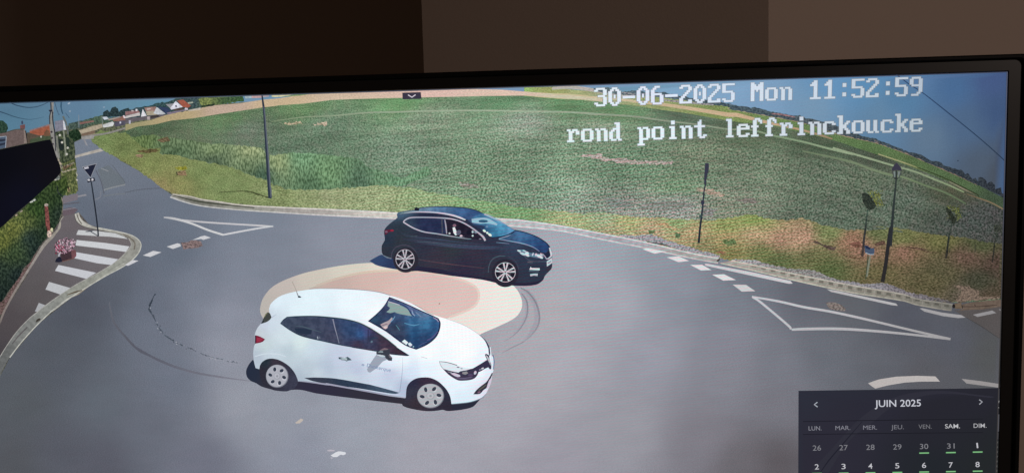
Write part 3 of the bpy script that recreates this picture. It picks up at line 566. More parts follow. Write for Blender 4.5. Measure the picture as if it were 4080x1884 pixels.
wd_.stroke(T('B 900,30 950,110 1000,185 1090,145 1180,110'), [6, 7, 5, 5], (156,146,134)); wd_.stroke(T('B 960,120 975,230 1000,265 1090,235 1200,210'), [5, 6, 5, 5], (150,144,130)); wd_.poly(T('B 1070,500 1110,510 1120,560 1080,590'), (130,120,90)); wd_.stroke(T('B 1080,490 1100,560'), 4, (40,36,34)); wd_.stroke(T('B 1210,260 1235,320'), 6, (165,165,160)); wd_.stroke(T('B 1215,370 1230,400'), 5, (165,165,160))
wd_.poly(T('B 1000,170 1110,150 1180,140 1090,190 1010,240'), (112,94,76)); wd_.done()
# cross strips and patches on the left road
pt = Pic('road_patch', MKERB, screen, label='pale strip laid across the left road')
pt.poly(T('A 1190,952 1400,895 1590,843 1640,880 1500,915 1250,975 1190,995'), (176,170,162)); pt.poly(T('A 1320,700 1350,700 1395,800 1360,790'), (142,142,148)); pt.poly(T('A 1290,668 1440,640 1500,640 1480,690 1300,700'), (150,148,146))
pt.done()
pt = Pic('road_patch', MROAD, screen, label='slightly darker patch in the left road')
pt.poly(T('B 1550,220 1720,150 1960,370 1983,450 1660,560'), (106,114,122)); pt.stroke(T('B 1640,545 1800,500 1983,460 C 0,0')[:3], 5, (134,138,142)); pt.stroke(T('B 1640,640 1800,615 1983,600'), 4, (114,120,126)); pt.stroke(T('B 1520,230 1600,400 1650,600'), 4, (92,96,106)); pt.stroke(T('B 1140,665 1370,620'), [5, 7], (140,140,146)); pt.stroke(T('B 1500,700 1590,660 1600,560'), 4, (122,126,136))
pt.poly(T('B 990,650 1240,600 1230,700 1000,760'), (118,112,120)); pt.stroke(T('B 1000,770 1260,740'), 4, (92,90,98)); pt.poly(T('B 995,850 1130,820 1240,850 1180,910 1000,950'), (102,90,98)); pt.stroke(T('B 1000,860 1200,825'), 3, (130,128,136)); pt.stroke(T('E 0,90 200,50 480,30'), 3, (92,96,106)); pt.stroke(T('B 1780,150 1983,430'), 3, (98,104,112)); pt.stroke(T('B 1600,200 1720,250'), 4, (136,140,146))
pt.done()
# pavement island
pv = Pic('pavement', MROAD, screen, label='brownish pavement with the zebra stripes')
pv.poly(T('B 1000,955 1180,915 C 1010,0 1080,60 1300,120 1550,170 1700,230 1735,310 1700,370 1550,520 1300,680 1000,840 700,1040 500,1190 F 450,420 350,500 200,660 80,830 0,960')+[(-200, 1700), (-200, 1500), (-40, 1340)]+T('F 0,550 110,330 320,0 C 480,480 690,210 800,0'), Ctl([(280,870,104,98,102),(250,1000,98,94,98),(400,960,112,106,108),(350,1050,106,102,106),(150,1150,90,86,88),(60,1300,80,75,78),(0,1400,72,68,72)]), step=60, smooth=False)
pv.done()
kb_ = Pic('kerb', MKERB, screen, label='broad concrete kerb curving round the zebra island')
inn = T('B 1180,925 1210,1030 C 1080,62 1300,122 1550,172 1700,230 1735,310 1700,370 1550,520 1300,680 1000,840 700,1040 500,1190 F 450,420 350,500 200,660 80,830 0,960')+[(-60, 1520)]
ou = T('B 1250,900 1290,1000 1400,1080 1550,1140 C 1350,100 1600,150 1750,195 1830,250 1862,310 1840,400 1770,490 1650,585 1400,720 1150,870 900,1030 690,1190 F 650,380 450,570 250,790 120,960 60,1060 10,1170')+[(-40, 1640)]
kb_.poly(smooth_pts(inn, False)+smooth_pts(ou, False)[::-1], Ctl([(320,860,185,183,176),(400,910,168,166,158),(520,945,150,148,140),(550,980,148,148,142),(450,1060,150,152,144),(300,1160,146,148,140),(200,1230,138,140,136),(100,1320,124,126,124),(20,1430,104,106,106)]), step=50, smooth=False)
kb_.stroke(inn[:2]+T('C 1085,64 1200,100 1400,140 1560,175 1690,232'), [3, 3, 3], (92,90,86)); kb_.stroke(T('B 1220,920 1250,1010 1300,1080'), 4, (112,108,100)); kb_.stroke(T('C 1620,170 1720,225 1780,290 1770,380'), [4, 6, 5], (118,112,104)); kb_.stroke(T('C 1640,560 1450,670 1180,850 1040,950 900,1020 700,1170'), [4, 4, 4, 8, 5, 5], [(176,176,168), (168,170,160), (132,120,104), (176,174,166), (160,160,156)])
kb_.stroke(ou[3:20], 4, (190,190,182)); kb_.stroke(T('F 800,220 900,185 980,165'), [3, 6, 3], (92,80,66)); kb_.ell(*T('F 460,515')[0], 10, 5, (62,58,54), rot=-30); kb_.stroke(T('F 430,540 470,520'), 4, (70,66,62)); kb_.stroke(T('F 150,800 230,700 330,600'), [3, 6, 4], (96,92,94))
kb_.stroke(inn[5:], 3, (168,166,162))
kb_.done()
for i, q in enumerate(('C 1035,120 1280,132 1520,162 1640,205 1690,237 1450,207 1300,200 1010,182', 'C 1015,250 1400,290 1710,335 1662,407 1300,357 1000,322', 'C 1005,410 1560,503 1470,578 1280,555 988,490', 'C 775,578 1270,680 1142,760 730,655', 'C 652,800 930,880 800,965 605,900', 'C 517,1075 600,1105 500,1190 465,1190')):
    z = Pic('zebra_stripe', MPAINT, screen, label=['narrow stripe nearest the sign pole', 'second stripe from the sign pole', 'stripe behind the flower box', 'stripe below the flower box', 'short stripe, second from the front', 'smallest stripe, nearest the front'][i]); c = [(196,198,200), (202,204,208), (200,202,208), (196,198,204), (186,188,192), (168,170,174)][i]
    z.poly(T(q), c, smooth=False)
    if i == 0: z.stroke(T('C 1130,140 1200,132 1250,120'), [3, 6, 3], (78,82,90)); z.stroke(T('C 1200,140 1300,200'), 4, (90,94,100))  # shadow of the sign, painted as dark strokes
    z.done()
# soil, hedge and path edge on the left
pe = Pic('path_edging', MKERB, screen, label='narrow stone edging along the hedge')
pe.poly(T('C 560,330 480,430 330,620 200,820 60,1030 -60,1100 -60,1300 60,1190 200,950 350,690 480,480 640,260 700,180'), (102,84,80), jag=2, mat=MGRASS, smooth=False)
pe.stroke(T('B 1010,960 960,1030 945,1110 920,1180')+T('C 800,20 790,90 740,150 690,210 600,300 530,400 440,550 350,690 200,930 60,1190 F 0,550')+[(-40, 1345)], [4, 5, 6, 6, 7, 10, 14, 12, 9, 9, 8, 8, 8], [(150,146,138), (156,150,140), (150,144,138), (146,138,134), (132,122,118), (118,110,106)])
pe.done()
hg = Pic('hedge', MHEDGE, screen, label='long dark green hedge below the black camera housing')
HG = Ctl([(250,730,64,80,44),(230,790,48,66,44),(180,790,54,72,44),(150,830,50,74,40),(240,850,44,58,50),(100,880,92,104,62),(60,910,110,116,64),(20,960,104,112,60),(120,950,42,58,54),(60,1000,60,78,54),(150,1000,36,50,48),(0,1080,44,58,50),(80,1100,34,46,46),(0,1180,32,44,42),(200,920,38,56,42)])
hg.poly(T('B 850,400 950,370 1060,290 1075,420 1070,560 1000,640 990,700 1000,850 960,1030 870,1150 830,1190 C 640,190 540,320 460,430 420,520 300,640 270,720 200,820 100,950 30,1060 -60,1090')+[(-140, 1260), (-140, 900)]+T('B 0,1150 400,810 700,500'), HG, jag=2.5, jagstep=8, step=25, smooth=False)
hg.poly(T('B 470,740 560,680 580,700 500,745'), (196,200,196)); hg.poly(T('B 860,385 940,310 955,375 880,395'), (150,152,148)); hg.stroke(T('B 320,890 360,865'), 6, (160,150,140)); hg.stroke(T('B 250,950 290,925'), 6, (160,145,130)); hg.stroke(T('B 905,470 930,590 990,640'), [3, 5, 6], (36,44,46)); hg.stroke(T('B 980,660 1000,770 985,900 940,1030'), [3, 3, 3], (120,116,106))
hg.done()
rp = Pic('post', MTREE, screen, label='red painted post standing in the hedge'); rp.poly(T('B 712,790 760,780 775,880 805,1190 C 690,170 680,185 640,185 620,60 B 735,1160 722,950'), (118,70,68), smooth=False); rp.ell(*T('C 655,170')[0], 9, 14, (190,170,160)); rp.ell(*T('C 688,118')[0], 5, 8, (196,194,160)); rp.ell(*T('B 740,780')[0], 8, 6, (150,140,135)); rp.done()
bx = Pic('camera_housing', MP, screen, label='black out-of-focus camera housing at the left edge of the picture')
bx.poly(T('A -500,960 0,860 350,785 700,715 800,700 820,740 870,880 905,990 940,1070 B 965,200 968,268 900,350 800,440 600,620 450,755 250,920 100,1070 0,1152')+[(-150, 1020)], Ctl([(0,640,10,11,18),(180,600,14,14,20),(100,800,14,15,28),(230,680,16,15,22)]), step=60, corner=30); bx.done()

# sign, flower box, tyre marks
sg = Pic('give_way_sign', MP, screen, label='back of a dark triangular road sign on a thin pole')
sg.poly(T('B 1300,180 1538,122 1440,360'), (150,152,160), smooth=False); sg.poly(T('B 1312,188 1526,134 1438,345'), (32,36,54), smooth=False); sg.poly(T('B 1332,190 1400,172 1412,202 1345,218'), (186,186,196), smooth=False)
sg.poly(T('B 1382,375 1500,348 1512,402 1392,428'), (36,38,52), smooth=False); sg.ell(*T('B 1412,386')[0], 6, 4, (190,190,196)); sg.ell(*T('B 1466,380')[0], 5, 5, (196,194,200)); sg.ell(*T('B 1440,372')[0], 4, 4, (28,30,40))
sg.stroke(T('B 1450,420 1480,620 1520,900 1555,1190 C 1300,200'), [5, 5.5, 6, 6], [(40,48,58), (34,40,50), (40,46,56)]); sg.done()
fb = Pic('flower_box', MHOUSE, screen, label='brown planter full of pink and red flowers on the island')
fb.poly(T('C 730,540 745,500 790,470 830,480 850,530 780,545'), (32,34,50)); fb.poly(T('C 800,395 900,385 950,370 1000,390 1012,440 985,492 825,537 805,460'), (66,50,56)); fb.poly(T('C 945,380 1000,380 1012,440 985,492 950,500'), (112,76,80)); fb.stroke(T('C 825,534 905,512 985,490'), 3, (112,84,78))  # first shape is the planter's shadow, painted dark
rnd = random.Random(3); zf = ZL[0]+DZ
for i in range(210):
    a = rnd.uniform(0, 6.283); r = math.sqrt(rnd.random()); x = 868+r*142*math.cos(a); y = 322+r*102*math.sin(a)+(x-868)*-.18
    if x < 790 and y > 445: continue
    red = max(0, 1-math.hypot(x-780, y-350)/85)
    c = rnd.choice([(206,172,186), (186,150,168), (214,196,206), (110,80,92), (176,130,150), (60,46,54), (150,120,134)]) if rnd.random() > red*1.1 else rnd.choice([(158,44,76), (128,34,62), (178,84,112), (100,30,50), (206,160,178)])
    zf += DZ*.05; p = T('C %f,%f' % (x, y))[0]; fb.ell(p[0], p[1], rnd.uniform(1.8, 4.2), rnd.uniform(1.3, 2.8), c, rot=rnd.uniform(0, 70), n=7, z=zf)
ZL[0] = zf+DZ
for x, y, c in ((790,432,(206,196,206)), (782,455,(190,190,200)), (745,425,(120,30,56)), (1000,455,(130,70,84)), (748,388,(190,110,134))): fb.ell(*T('C %d,%d' % (x, y))[0], 4, 3, c, n=8)
fb.done()
tm = Pic('tyre_mark', MROAD, screen, label='faint dark tyre mark sweeping round the left of the roundabout'); tm.stroke(T('F 1300,300 1320,420 1345,520 1400,610 1480,700 1560,790 1660,880 1785,940 G 100,825 250,915 420,1000 600,1072 800,1130 1000,1170 1240,1205 1500,1240'), [2, 7, 8, 8, 8, 9, 8, 8, 8, 9, 10, 10, 9, 8, 6, 3], [(104,107,116), (94,96,106), (88,90,100), (88,90,102), (96,98,110), (112,114,126), (134,134,146)]); tm.done()
ck = Pic('road_crack', MROAD, screen, label='rough dark crack in the asphalt left of the white car')
crk = T('G 360,205 335,250 310,300 290,350 282,395 310,430 340,480 365,535 395,600 430,640 470,690 520,730 580,765 640,800 710,830 790,860 860,895 940,925 1010,950 1080,965 1160,985 1230,1005 1330,1020')
rnd = random.Random(21)
cs = smooth_pts(crk, closed=False, n=4)
for i in range(len(cs)-1):
    t = i/len(cs); core = 9 if .04 < t < .20 else 6 if t < .55 else 4.2
    if rnd.random() < (.0 if t < .2 else .12 if t < .5 else .34): continue
    p, q = cs[i], cs[i+1]; jx, jy = rnd.uniform(-1.5, 1.5), rnd.uniform(-1.5, 1.5); d_ = 58+t*55+rnd.uniform(-10, 14)
    ck.stroke([(p[0]+jx, p[1]+jy), ((p[0]+q[0])/2+rnd.uniform(-1.5, 1.5), (p[1]+q[1])/2+rnd.uniform(-1.5, 1.5)), (q[0]+jx, q[1]+jy)], [rnd.uniform(.3, .9)*core, rnd.uniform(.5, 1.1)*core, rnd.uniform(.3, .9)*core], (d_-4, d_+5, d_+16), smooth=False)
rnd = random.Random(5); zc = ZL[0]+DZ
for i in range(46):
    k_ = rnd.randrange(3, len(crk)-1); t = rnd.random(); p = crk[k_]; q = crk[k_+1]; x = p[0]+(q[0]-p[0])*t; y = p[1]+(q[1]-p[1])*t
    ck.ell(x+rnd.uniform(-7, 7), y+rnd.uniform(-6, 7), rnd.uniform(1.2, 3.5), rnd.uniform(1, 2.2), rnd.choice([(70,76,88), (84,88,98), (168,170,178), (158,158,168)]), rot=40, n=6, z=zc); zc += DZ*.03
ZL[0] = zc+DZ
ck.done()
tm = Pic('tyre_mark', MROAD, screen, label='double tyre mark curving round the right of the painted disc')
for p_, w_, c_ in ((T('w 520,300 600,340 670,430 705,530 715,640 690,740 630,840 540,930'), 22, (163,161,171)), (T('w 490,300 560,400 590,500 590,600 560,680 500,770 420,850'), 16, (166,164,174))): tm.stroke(p_, [4, w_, w_, w_, w_, w_, w_*.7, 3], c_)
for p_, w_ in ((T('w 520,285 600,330 680,430 725,530 742,640 720,740 650,840 560,920'), [4, 6, 7, 7, 7, 6, 5, 3]), (T('w 530,350 590,440 600,560 575,660 510,770 430,850 320,920'), [3, 6, 6, 5, 4.5, 4, 2]), (T('w 560,920 480,960 400,1000 300,1055'), [2.5, 3.5, 3, 2.5])): tm.stroke(p_, w_, [(132,132,140), (136,135,145), (142,140,150), (156,153,163)])
tm.done()

# disc in the middle of the roundabout
dc = Pic('traffic_disc', MDISC, screen, label='pale domed disc in the middle of the roundabout')
dc.poly(T('c 80,430 110,330 200,230 400,140 600,90 800,55 1010,36 1400,40 1800,90 2100,150 2250,235 2310,330 2316,420 2262,500 2130,570 1970,640')+[(1900, 1338), (1500, 1400), (1150, 1330), (1060, 1290)]+T('c 120,530 90,480'),
        Ctl([(1040,1230,186,180,174),(1130,1130,192,182,176),(1250,1100,204,196,184),(1400,1070,214,208,194),(1550,1065,222,214,200),(1900,1130,236,226,220),(2040,1180,236,234,226),(2000,1270,236,230,224),(1850,1260,236,226,218)]), step=50)
dc.poly(T('c 430,300 540,240 700,180 900,130 1100,106 1400,110 1600,130 1800,180 1920,240 1952,310 1925,390 1850,440 1700,500')+[(1650, 1330), (1400, 1320), (1200, 1240)],
        Ctl([(1230,1140,192,178,168),(1330,1115,198,174,166),(1500,1090,210,182,174),(1700,1100,218,190,184),(1860,1140,220,194,188),(1880,1200,220,192,186),(1800,1250,220,194,188),(1650,1180,216,188,182)]), step=50)
dc.stroke(T('c 560,232 700,180 900,130 1100,106 1400,110 1600,130 1800,180 1920,240 1952,310 1925,390 1850,440 1700,500'), 9, [(198,184,172), (214,194,176), (226,204,192), (228,208,198), (226,206,196)])
dc.ell(*T('c 1613,383')[0], 3, 2.5, (150,110,100)); dc.done()

# road paint
def paint(label, polys=(), strokes=(), name='road_marking'):
    q = Pic(name, MPAINT, screen, label=label)
    for p, c in polys: q.poly(T(p), c, smooth=False)
    for p, w_, c in strokes: q.stroke(T(p), w_, c)
    return q.done()
paint('white outlined triangle on the road at upper left', strokes=[('E 740,450 1000,475 1400,502 1800,525 1950,535', [6, 7, 6.5, 6.5, 5], [(186,184,188), (196,194,198), (204,204,206)]), ('E 510,415 620,428 760,460 900,505 1100,585 1290,645', [5, 9, 9, 8, 8, 8], [(180,180,184), (204,204,206), (206,206,208)]), ('E 1290,645 1500,605 1750,560 1950,532', [7, 7, 7, 5], [(204,204,208), (200,202,206)])])
pl = ['white dash beside the kerb tip', 'second white dash from the kerb tip', 'white dash left of the brown patch', 'white dash right of the brown patch']
for l, p in zip(pl, ('E 0,1040 100,975 178,985 40,1052', 'E 235,915 370,855 480,873 335,935', 'E 550,800 690,755 728,765 735,795 630,830', 'E 885,715 1000,665 1050,655 1130,682 1030,712 1000,698')): paint(l, [(p, (204,204,208))])
for l, p in zip(('diamond dash touching the kerb line', 'second diamond dash', 'third diamond dash', 'fourth diamond dash', 'fifth and lowest diamond dash'), ('P 475,275 520,265 745,300 620,328', 'P 760,370 900,358 1025,412 900,427', 'P 1040,460 1180,458 1290,520 1165,525', 'P 1298,575 1440,570 1580,638 1430,645', 'P 1540,692 1700,695 1810,770 1650,775')): paint(l, [(p, (222,220,222) if 'fifth' not in l else (205,203,205))])
paint('long white edge dash nearest the diamonds', [('P 1210,448 1240,445 1785,548 Q 440,648 468,680 420,682 0,592 P 1220,468', (204,202,206))])
paint('long white edge dash in front of the lamp post', [('Q 870,745 1000,765 1690,915 1712,942 1640,935 920,778', (182,180,182))])
paint('white edge dash near the right of the screen', [('S 1375,80 1410,78 1640,130 1870,160 1918,190 1830,195 1650,172 1430,118', (162,160,162))])
paint('short slanted dash at the right edge of the screen', [('S 2005,155 2235,105 2280,135 2060,182', (146,144,146)), ('S 2310,92 2345,90 2345,118', (140,138,140))])
paint('large white outlined triangle on the road at right', strokes=[('Q -15,835 300,890 600,958 S 300,115 600,178 900,248 1200,320 1480,385 1740,442', [7, 9, 9.5, 9.5, 9.5, 9, 9, 9, 8], [(196,196,202), (192,192,196), (184,182,186), (168,166,168), (160,158,160)]), ('Q -10,838 60,880 160,960 280,1060 440,1200 S -150,330', [8, 9, 9, 9, 9, 8], [(198,198,204), (190,190,194)]), ('S -140,332 0,325 400,322 800,345 1300,392 1740,445', [9, 11, 11, 10, 9, 8], [(186,186,190), (180,178,182), (160,158,160)])])
paint('thick curved dash at lower right above the calendar', [('S 765,965 830,940 900,918 1100,887 1350,877 1560,884 1590,915 1615,945 1400,945 1200,957 1000,990 850,1028 800,995', (186,180,178))])
paint('straight dash at the right edge above the calendar', [('S 1870,912 2100,940 2325,975 2325,1018 2100,990 1930,968', (152,148,148))])
mh = Pic('manhole', MSTONE, screen, label='brownish patch between two white dashes'); mh.poly(T('E 735,748 835,735 870,718 1000,728 1022,790 960,812 880,822 770,842'), (138,120,118), jag=1.5); mh.done()
mh = Pic('manhole', MSTONE, screen, label='greyish worn patch above the large triangle'); mh.poly(T('Q 860,910 950,905 1050,940 1100,980 1080,1005 950,992 880,950'), (136,126,120), jag=1.5); mh.done()
lt = Pic('litter', MP, screen, label='white scrap lying on the asphalt'); lt.poly(T('v 915,885 1040,818 1165,832 1170,860 1130,880 1080,872 1020,912 960,912'), (216,218,224)); lt.poly(T('v 850,800 900,788 985,795 975,815 870,815'), (186,180,190)); lt.poly(T('v 915,915 960,925 940,935 912,930'), (190,186,196)); lt.done()
lt = Pic('litter', MP, screen, label='small tan scrap lying on the asphalt'); lt.poly(T('v 325,340 420,270 465,290 400,350 340,355'), (190,180,172)); lt.done()
sb = Pic('side_road', MROAD, screen, label='browner asphalt of the side road at the right edge'); sb.poly(T('S 1780,100 1960,110 2345,60 2330,440 2200,360 1950,205'), (86,82,82), z=ZL[0]-40*DZ); sb.stroke(T('S 1930,190 2100,290 2310,432'), [2, 3, 2], (66,66,68), z=ZL[0]-39.5*DZ); sb.done()

# -------- lamp posts, poles and young trees along the verge
lp = Pic('lamp_post', MP, screen, label='dark lamp post standing left of the crop, its head above the picture')
lp.poly(T('D 1793,-3 1812,-3 1840,170 1858,420 1890,800 1915,1190 E 1935,150 1920,170 1885,165 D 1868,1100 1850,800 1832,480 1818,250'), (46,56,70), smooth=False)
lp.poly(T('D 1820,140 1842,180 1860,420 1892,800 1918,1190 E 1930,60 1928,150 1915,155 1900,0 D 1882,900 1852,500 1838,300'), (92,98,112), smooth=False); lp.done()
p2 = Pic('post', MP, screen, label='thin dark post with a sleeve at the top, in the middle of the verge')
p2.stroke(T('M 1168,480 1150,540 1135,680 1118,850 1100,990 1085,1155'), [5, 5.5, 6, 8, 8, 9], [(50,54,66), (44,50,62), (36,44,50)]); p2.poly(T('M 1158,255 1200,258 1198,330 1180,400 1165,500 1145,490 1148,380'), (56,58,74)); p2.ell(*T('M 1130,700')[0], 7, 10, (52,54,72)); p2.stroke(T('M 1130,740 1185,745'), [5, 3], (60,62,76)); p2.stroke(T('M 1090,855 1125,850'), 9, (54,76,78)); p2.done()
sl = Pic('street_lamp', MP, screen, label='old-style street lamp with a lantern head at the right')
sl.stroke(T('N 1612,430 1600,560 1575,820 1545,1190 Q 1630,0 1600,200 1570,440 1530,665'), [7, 7.5, 10, 13, 13, 14, 15, 16], [(52,60,58), (46,54,54), (44,46,52), (40,40,44), (44,42,42)])
sl.stroke(T('N 1570,350 1585,425'), 3, (60,62,72)); sl.stroke(T('N 1668,360 1640,425'), 3, (60,62,72)); sl.poly(T('N 1580,350 1605,350 1605,410 1590,415'), (120,132,130)); sl.poly(T('N 1630,350 1658,352 1638,410 1630,412'), (120,128,128)); sl.stroke(T('N 1612,340 1612,430'), 7, (50,56,56)); sl.ell(*T('N 1610,430')[0], 8, 4, (46,52,52))
sl.poly(T('N 1562,345 1566,310 1590,275 1615,250 1640,275 1668,310 1672,345 1620,335'), (58,56,72)); sl.done()
def leaves(pic, pts, col, n=150):
    rn = random.Random(11); xs = [p[0] for p in pts]; ys = [p[1] for p in pts]; z = pic._z(None); k = 0
    def ins(x, y):
        c = False
        for i in range(len(pts)):
            (x1, y1), (x2, y2) = pts[i], pts[i-1]
            if (y1 > y) != (y2 > y) and x < (x2-x1)*(y-y1)/(y2-y1)+x1: c = not c
        return c
    while k < n:
        x, y = rn.uniform(min(xs)-5, max(xs)+5), rn.uniform(min(ys)-5, max(ys)+5)
        if not ins(x, y) and rn.random() > .12: continue
        m = rn.uniform(.55, 1.25); pic.ell(x, y, rn.uniform(1.5, 3.6), rn.uniform(1.2, 2.4), tuple(min(255, v*m) for v in col), rot=rn.uniform(0, 90), n=6, z=z+k*DZ*.03); k += 1
    ZL[0] = z+n*DZ*.03+DZ
def ytree(label, dark, leaf, trunk, wd__, cols, guard=None):
    t_ = Pic('young_tree', MTREE, screen, label=label)
    t_.stroke(T(trunk), wd__, cols[2]); leaves(t_, T(leaf), cols[1]); t_.poly(T(dark), cols[0], jag=3, jagstep=5); leaves(t_, T(dark), tuple(v*1.05 for v in cols[0]), 110)
    if guard: t_.poly(T(guard[0]), guard[1])
    t_.done()
ytree('young tree with a yellow-green tuft left of the street lamp', 'N 1225,600 1260,590 1310,620 1350,670 1385,740 1350,775 1305,782 1268,745 1235,690', 'N 1280,590 1330,570 1390,575 1420,600 1460,700 1470,745 1400,750 1370,700 1330,640', 'N 1290,780 1280,860 1265,990 1250,1100 1240,1190 Q 1310,200 1300,290 1290,360', [5, 6, 8, 9, 9, 10, 10, 10], ((46,54,48), (112,118,58), [(64,84,74), (46,54,52), (52,50,54), (70,58,56)]))
ytree('young tree right of the street lamp', 'O 1040,640 1070,660 1120,720 1155,770 1140,815 1105,820 1080,740 1045,690', 'O 1050,630 1120,620 1190,650 1215,760 1160,790 1150,730 1100,670', 'O 1105,810 1090,900 1075,960 1060,1060 1045,1190 R 895,330 880,430', [5, 6, 8, 8, 9, 9, 8], ((44,50,42), (92,100,56), [(60,72,66), (44,48,44), (52,48,44)]))
ytree('faint young tree at the right edge of the screen', 'O 1600,860 1625,855 1640,880 1620,900 1600,890', 'O 1590,855 1630,850 1650,890 1610,905', 'R 1550,40 1540,150 1520,220 1508,350 1490,480', [4, 3, 5, 6, 6], ((50,54,50), (62,68,56), [(54,62,56), (40,44,40), (46,42,38)]))
ps = Pic('signpost', MP, screen, label='small blue sign on a low post near the street lamp'); ps.stroke(T('Q 1358,330 1350,450 1330,630'), [4, 5, 5], (66,74,58)); ps.stroke(T('Q 1385,350 1365,460 1345,600'), [6, 8, 6], (124,128,112)); ps.poly(T('Q 1318,228 1350,232 1390,262 1432,262 1436,300 1420,340 1380,335 1320,312'), (70,84,106)); ps.poly(T('Q 1322,230 1350,235 1385,262 1380,280 1330,262'), (36,44,70)); ps.stroke(T('Q 1330,315 1385,338 1430,335'), 3, (160,172,180)); ps.done()
fs = Pic('fence_post', MP, screen, label='short stakes along the field edge at right')
for x, y0, y1 in ((1262, 240, 345), (928, 290, 350)): fs.stroke(T('R %d,%d %d,%d' % (x+6, y0, x, y1)), [3, 5], (62,64,50))
fs.done()

# -------- shared wheel builders
def wheel(parent, label, c, r, rim, hub_col, dark, tyre_col, style, rotk=0):
    w_ = Pic('wheel', MDARK, parent, label=label); cx, cy = c
    if r: w_.ell(cx+r[2], cy+r[3], r[0], r[1], tyre_col, n=36)
    rx, ry = rim
    if style == 'cap':
        w_.ell(cx, cy, rx, ry, (118,122,134), mat=MP, n=36); w_.ell(cx-1, cy-1, rx-2.5, ry-2.5, hub_col, mat=MP, n=36)
        for k in range(6):
            a = D2R(rotk+60*k); x, y = cx+rx*.62*math.cos(a), cy+ry*.62*math.sin(a)
            w_.ell(x+2.2*math.cos(a+1.2), y+2.2*math.sin(a+1.2)+2, rx*.19, ry*.17, tuple(min(255, v+24) for v in hub_col), rot=math.degrees(a), mat=MP, n=12)
            w_.ell(x, y, rx*.19, ry*.14, dark, rot=math.degrees(a)+20, mat=MP, n=10)
        w_.ell(cx, cy, rx*.30, ry*.30, tuple(v-14 for v in hub_col), mat=MP); w_.ell(cx-1, cy-1, rx*.24, ry*.24, tuple(v+8 for v in hub_col), mat=MP); w_.ell(cx, cy, rx*.10, ry*.10, tuple(v-24 for v in hub_col), mat=MP, n=10)
    else:
        w_.ell(cx, cy, rx, ry, hub_col, mat=MP, n=36); w_.ell(cx, cy, rx-2.2, ry-2.2, dark, mat=MP, n=36)
        for k in range(5):
            for d_ in (-12, 12):
                a = D2R(rotk+72*k+d_); p = [(cx+rx*.10*math.cos(a), cy+ry*.10*math.sin(a)), (cx+rx*.95*math.cos(a), cy+ry*.95*math.sin(a))]
                w_.stroke(p, [rx*.09, rx*.17], hub_col, mat=MP, smooth=False)
            a = D2R(rotk+72*k+36); w_.ell(cx+rx*.5*math.cos(a), cy+ry*.5*math.sin(a), rx*.10, ry*.10, tuple(v+38 for v in dark), mat=MP, n=8)
        w_.ell(cx, cy, rx*.16, ry*.16, hub_col, mat=MP, n=12); w_.ell(cx, cy, rx*.08, ry*.08, (90,86,96), mat=MP, n=10)
    return w_.done()

# -------- dark car
ZL[0] += DZ
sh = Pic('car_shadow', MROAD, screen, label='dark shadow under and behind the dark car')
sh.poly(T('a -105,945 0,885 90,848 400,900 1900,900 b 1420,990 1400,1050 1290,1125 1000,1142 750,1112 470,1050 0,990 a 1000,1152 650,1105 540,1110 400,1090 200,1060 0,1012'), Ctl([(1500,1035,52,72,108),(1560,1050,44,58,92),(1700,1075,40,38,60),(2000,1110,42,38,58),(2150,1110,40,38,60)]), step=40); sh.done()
dk = Pic('dark_car', MDARK, mon, label='dark blue estate-style car driving behind the disc on the screen')
DKC = Ctl([(1600,900,44,54,66),(1540,960,40,52,70),(1530,1000,46,50,62),(1600,960,48,54,64),(1700,950,46,48,66),(1800,980,50,56,64),(1750,1030,56,52,66),(1900,1000,54,50,66),(1950,960,46,50,70),(2050,970,52,64,88),(2100,1010,48,56,76),(2150,1080,46,52,70),(2000,1080,48,48,60),(1850,1070,48,44,64),(1700,870,36,42,66),(1900,890,40,46,68),(1600,850,70,96,122),(2180,1000,50,60,84)])  # body shading is carried by these sample colours
dk.poly(T('a 130,455 170,400 220,355 310,285 335,262 325,215 340,188 450,160 600,140 700,105 850,92 1100,90 1400,110 1570,145 1700,205 1850,280 b 690,120 860,230 970,292 1100,320 1250,370 1350,420 1450,490 1500,550 1530,620 1535,750 1530,870 1480,930 1425,990 1400,1030 1290,1080 1060,1100 500,1020 0,930 a 1000,1075 620,1020 240,905 170,895 110,860 88,800 90,700 135,620 125,520'), DKC, step=22, corner=40)
dk.stroke(T('a 420,600 700,640 1000,680 1400,720 1800,740 b 700,560 900,600'), [6, 16, 18, 16, 14, 10, 4], [(50,56,72), (58,64,84), (62,70,92), (58,66,88), (52,60,80)])  # bluish sheen along the upper door, painted as two soft strokes
dk.stroke(T('a 300,420 420,520 600,570 900,600 1300,650 1700,690'), [4, 8, 8, 7, 6, 3], [(46,54,66), (54,64,82), (60,70,92), (54,62,82)])
darkcar = dk.done()
def dp(name, label=None, mat=MP): return Pic(name, mat, darkcar, label=label)
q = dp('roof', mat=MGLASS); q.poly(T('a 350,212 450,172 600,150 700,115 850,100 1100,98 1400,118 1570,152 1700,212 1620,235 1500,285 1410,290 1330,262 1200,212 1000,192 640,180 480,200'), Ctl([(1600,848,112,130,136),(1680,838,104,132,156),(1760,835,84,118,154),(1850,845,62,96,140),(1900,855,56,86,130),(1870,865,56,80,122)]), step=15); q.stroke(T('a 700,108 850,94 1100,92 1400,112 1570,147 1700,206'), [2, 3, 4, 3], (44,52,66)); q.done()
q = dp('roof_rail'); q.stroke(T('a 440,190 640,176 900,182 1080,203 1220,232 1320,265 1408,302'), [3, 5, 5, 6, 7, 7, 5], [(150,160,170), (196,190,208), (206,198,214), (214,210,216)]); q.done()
q = dp('antenna'); q.poly(T('a 600,112 640,100 682,120 672,158 610,156'), (30,34,48)); q.done()
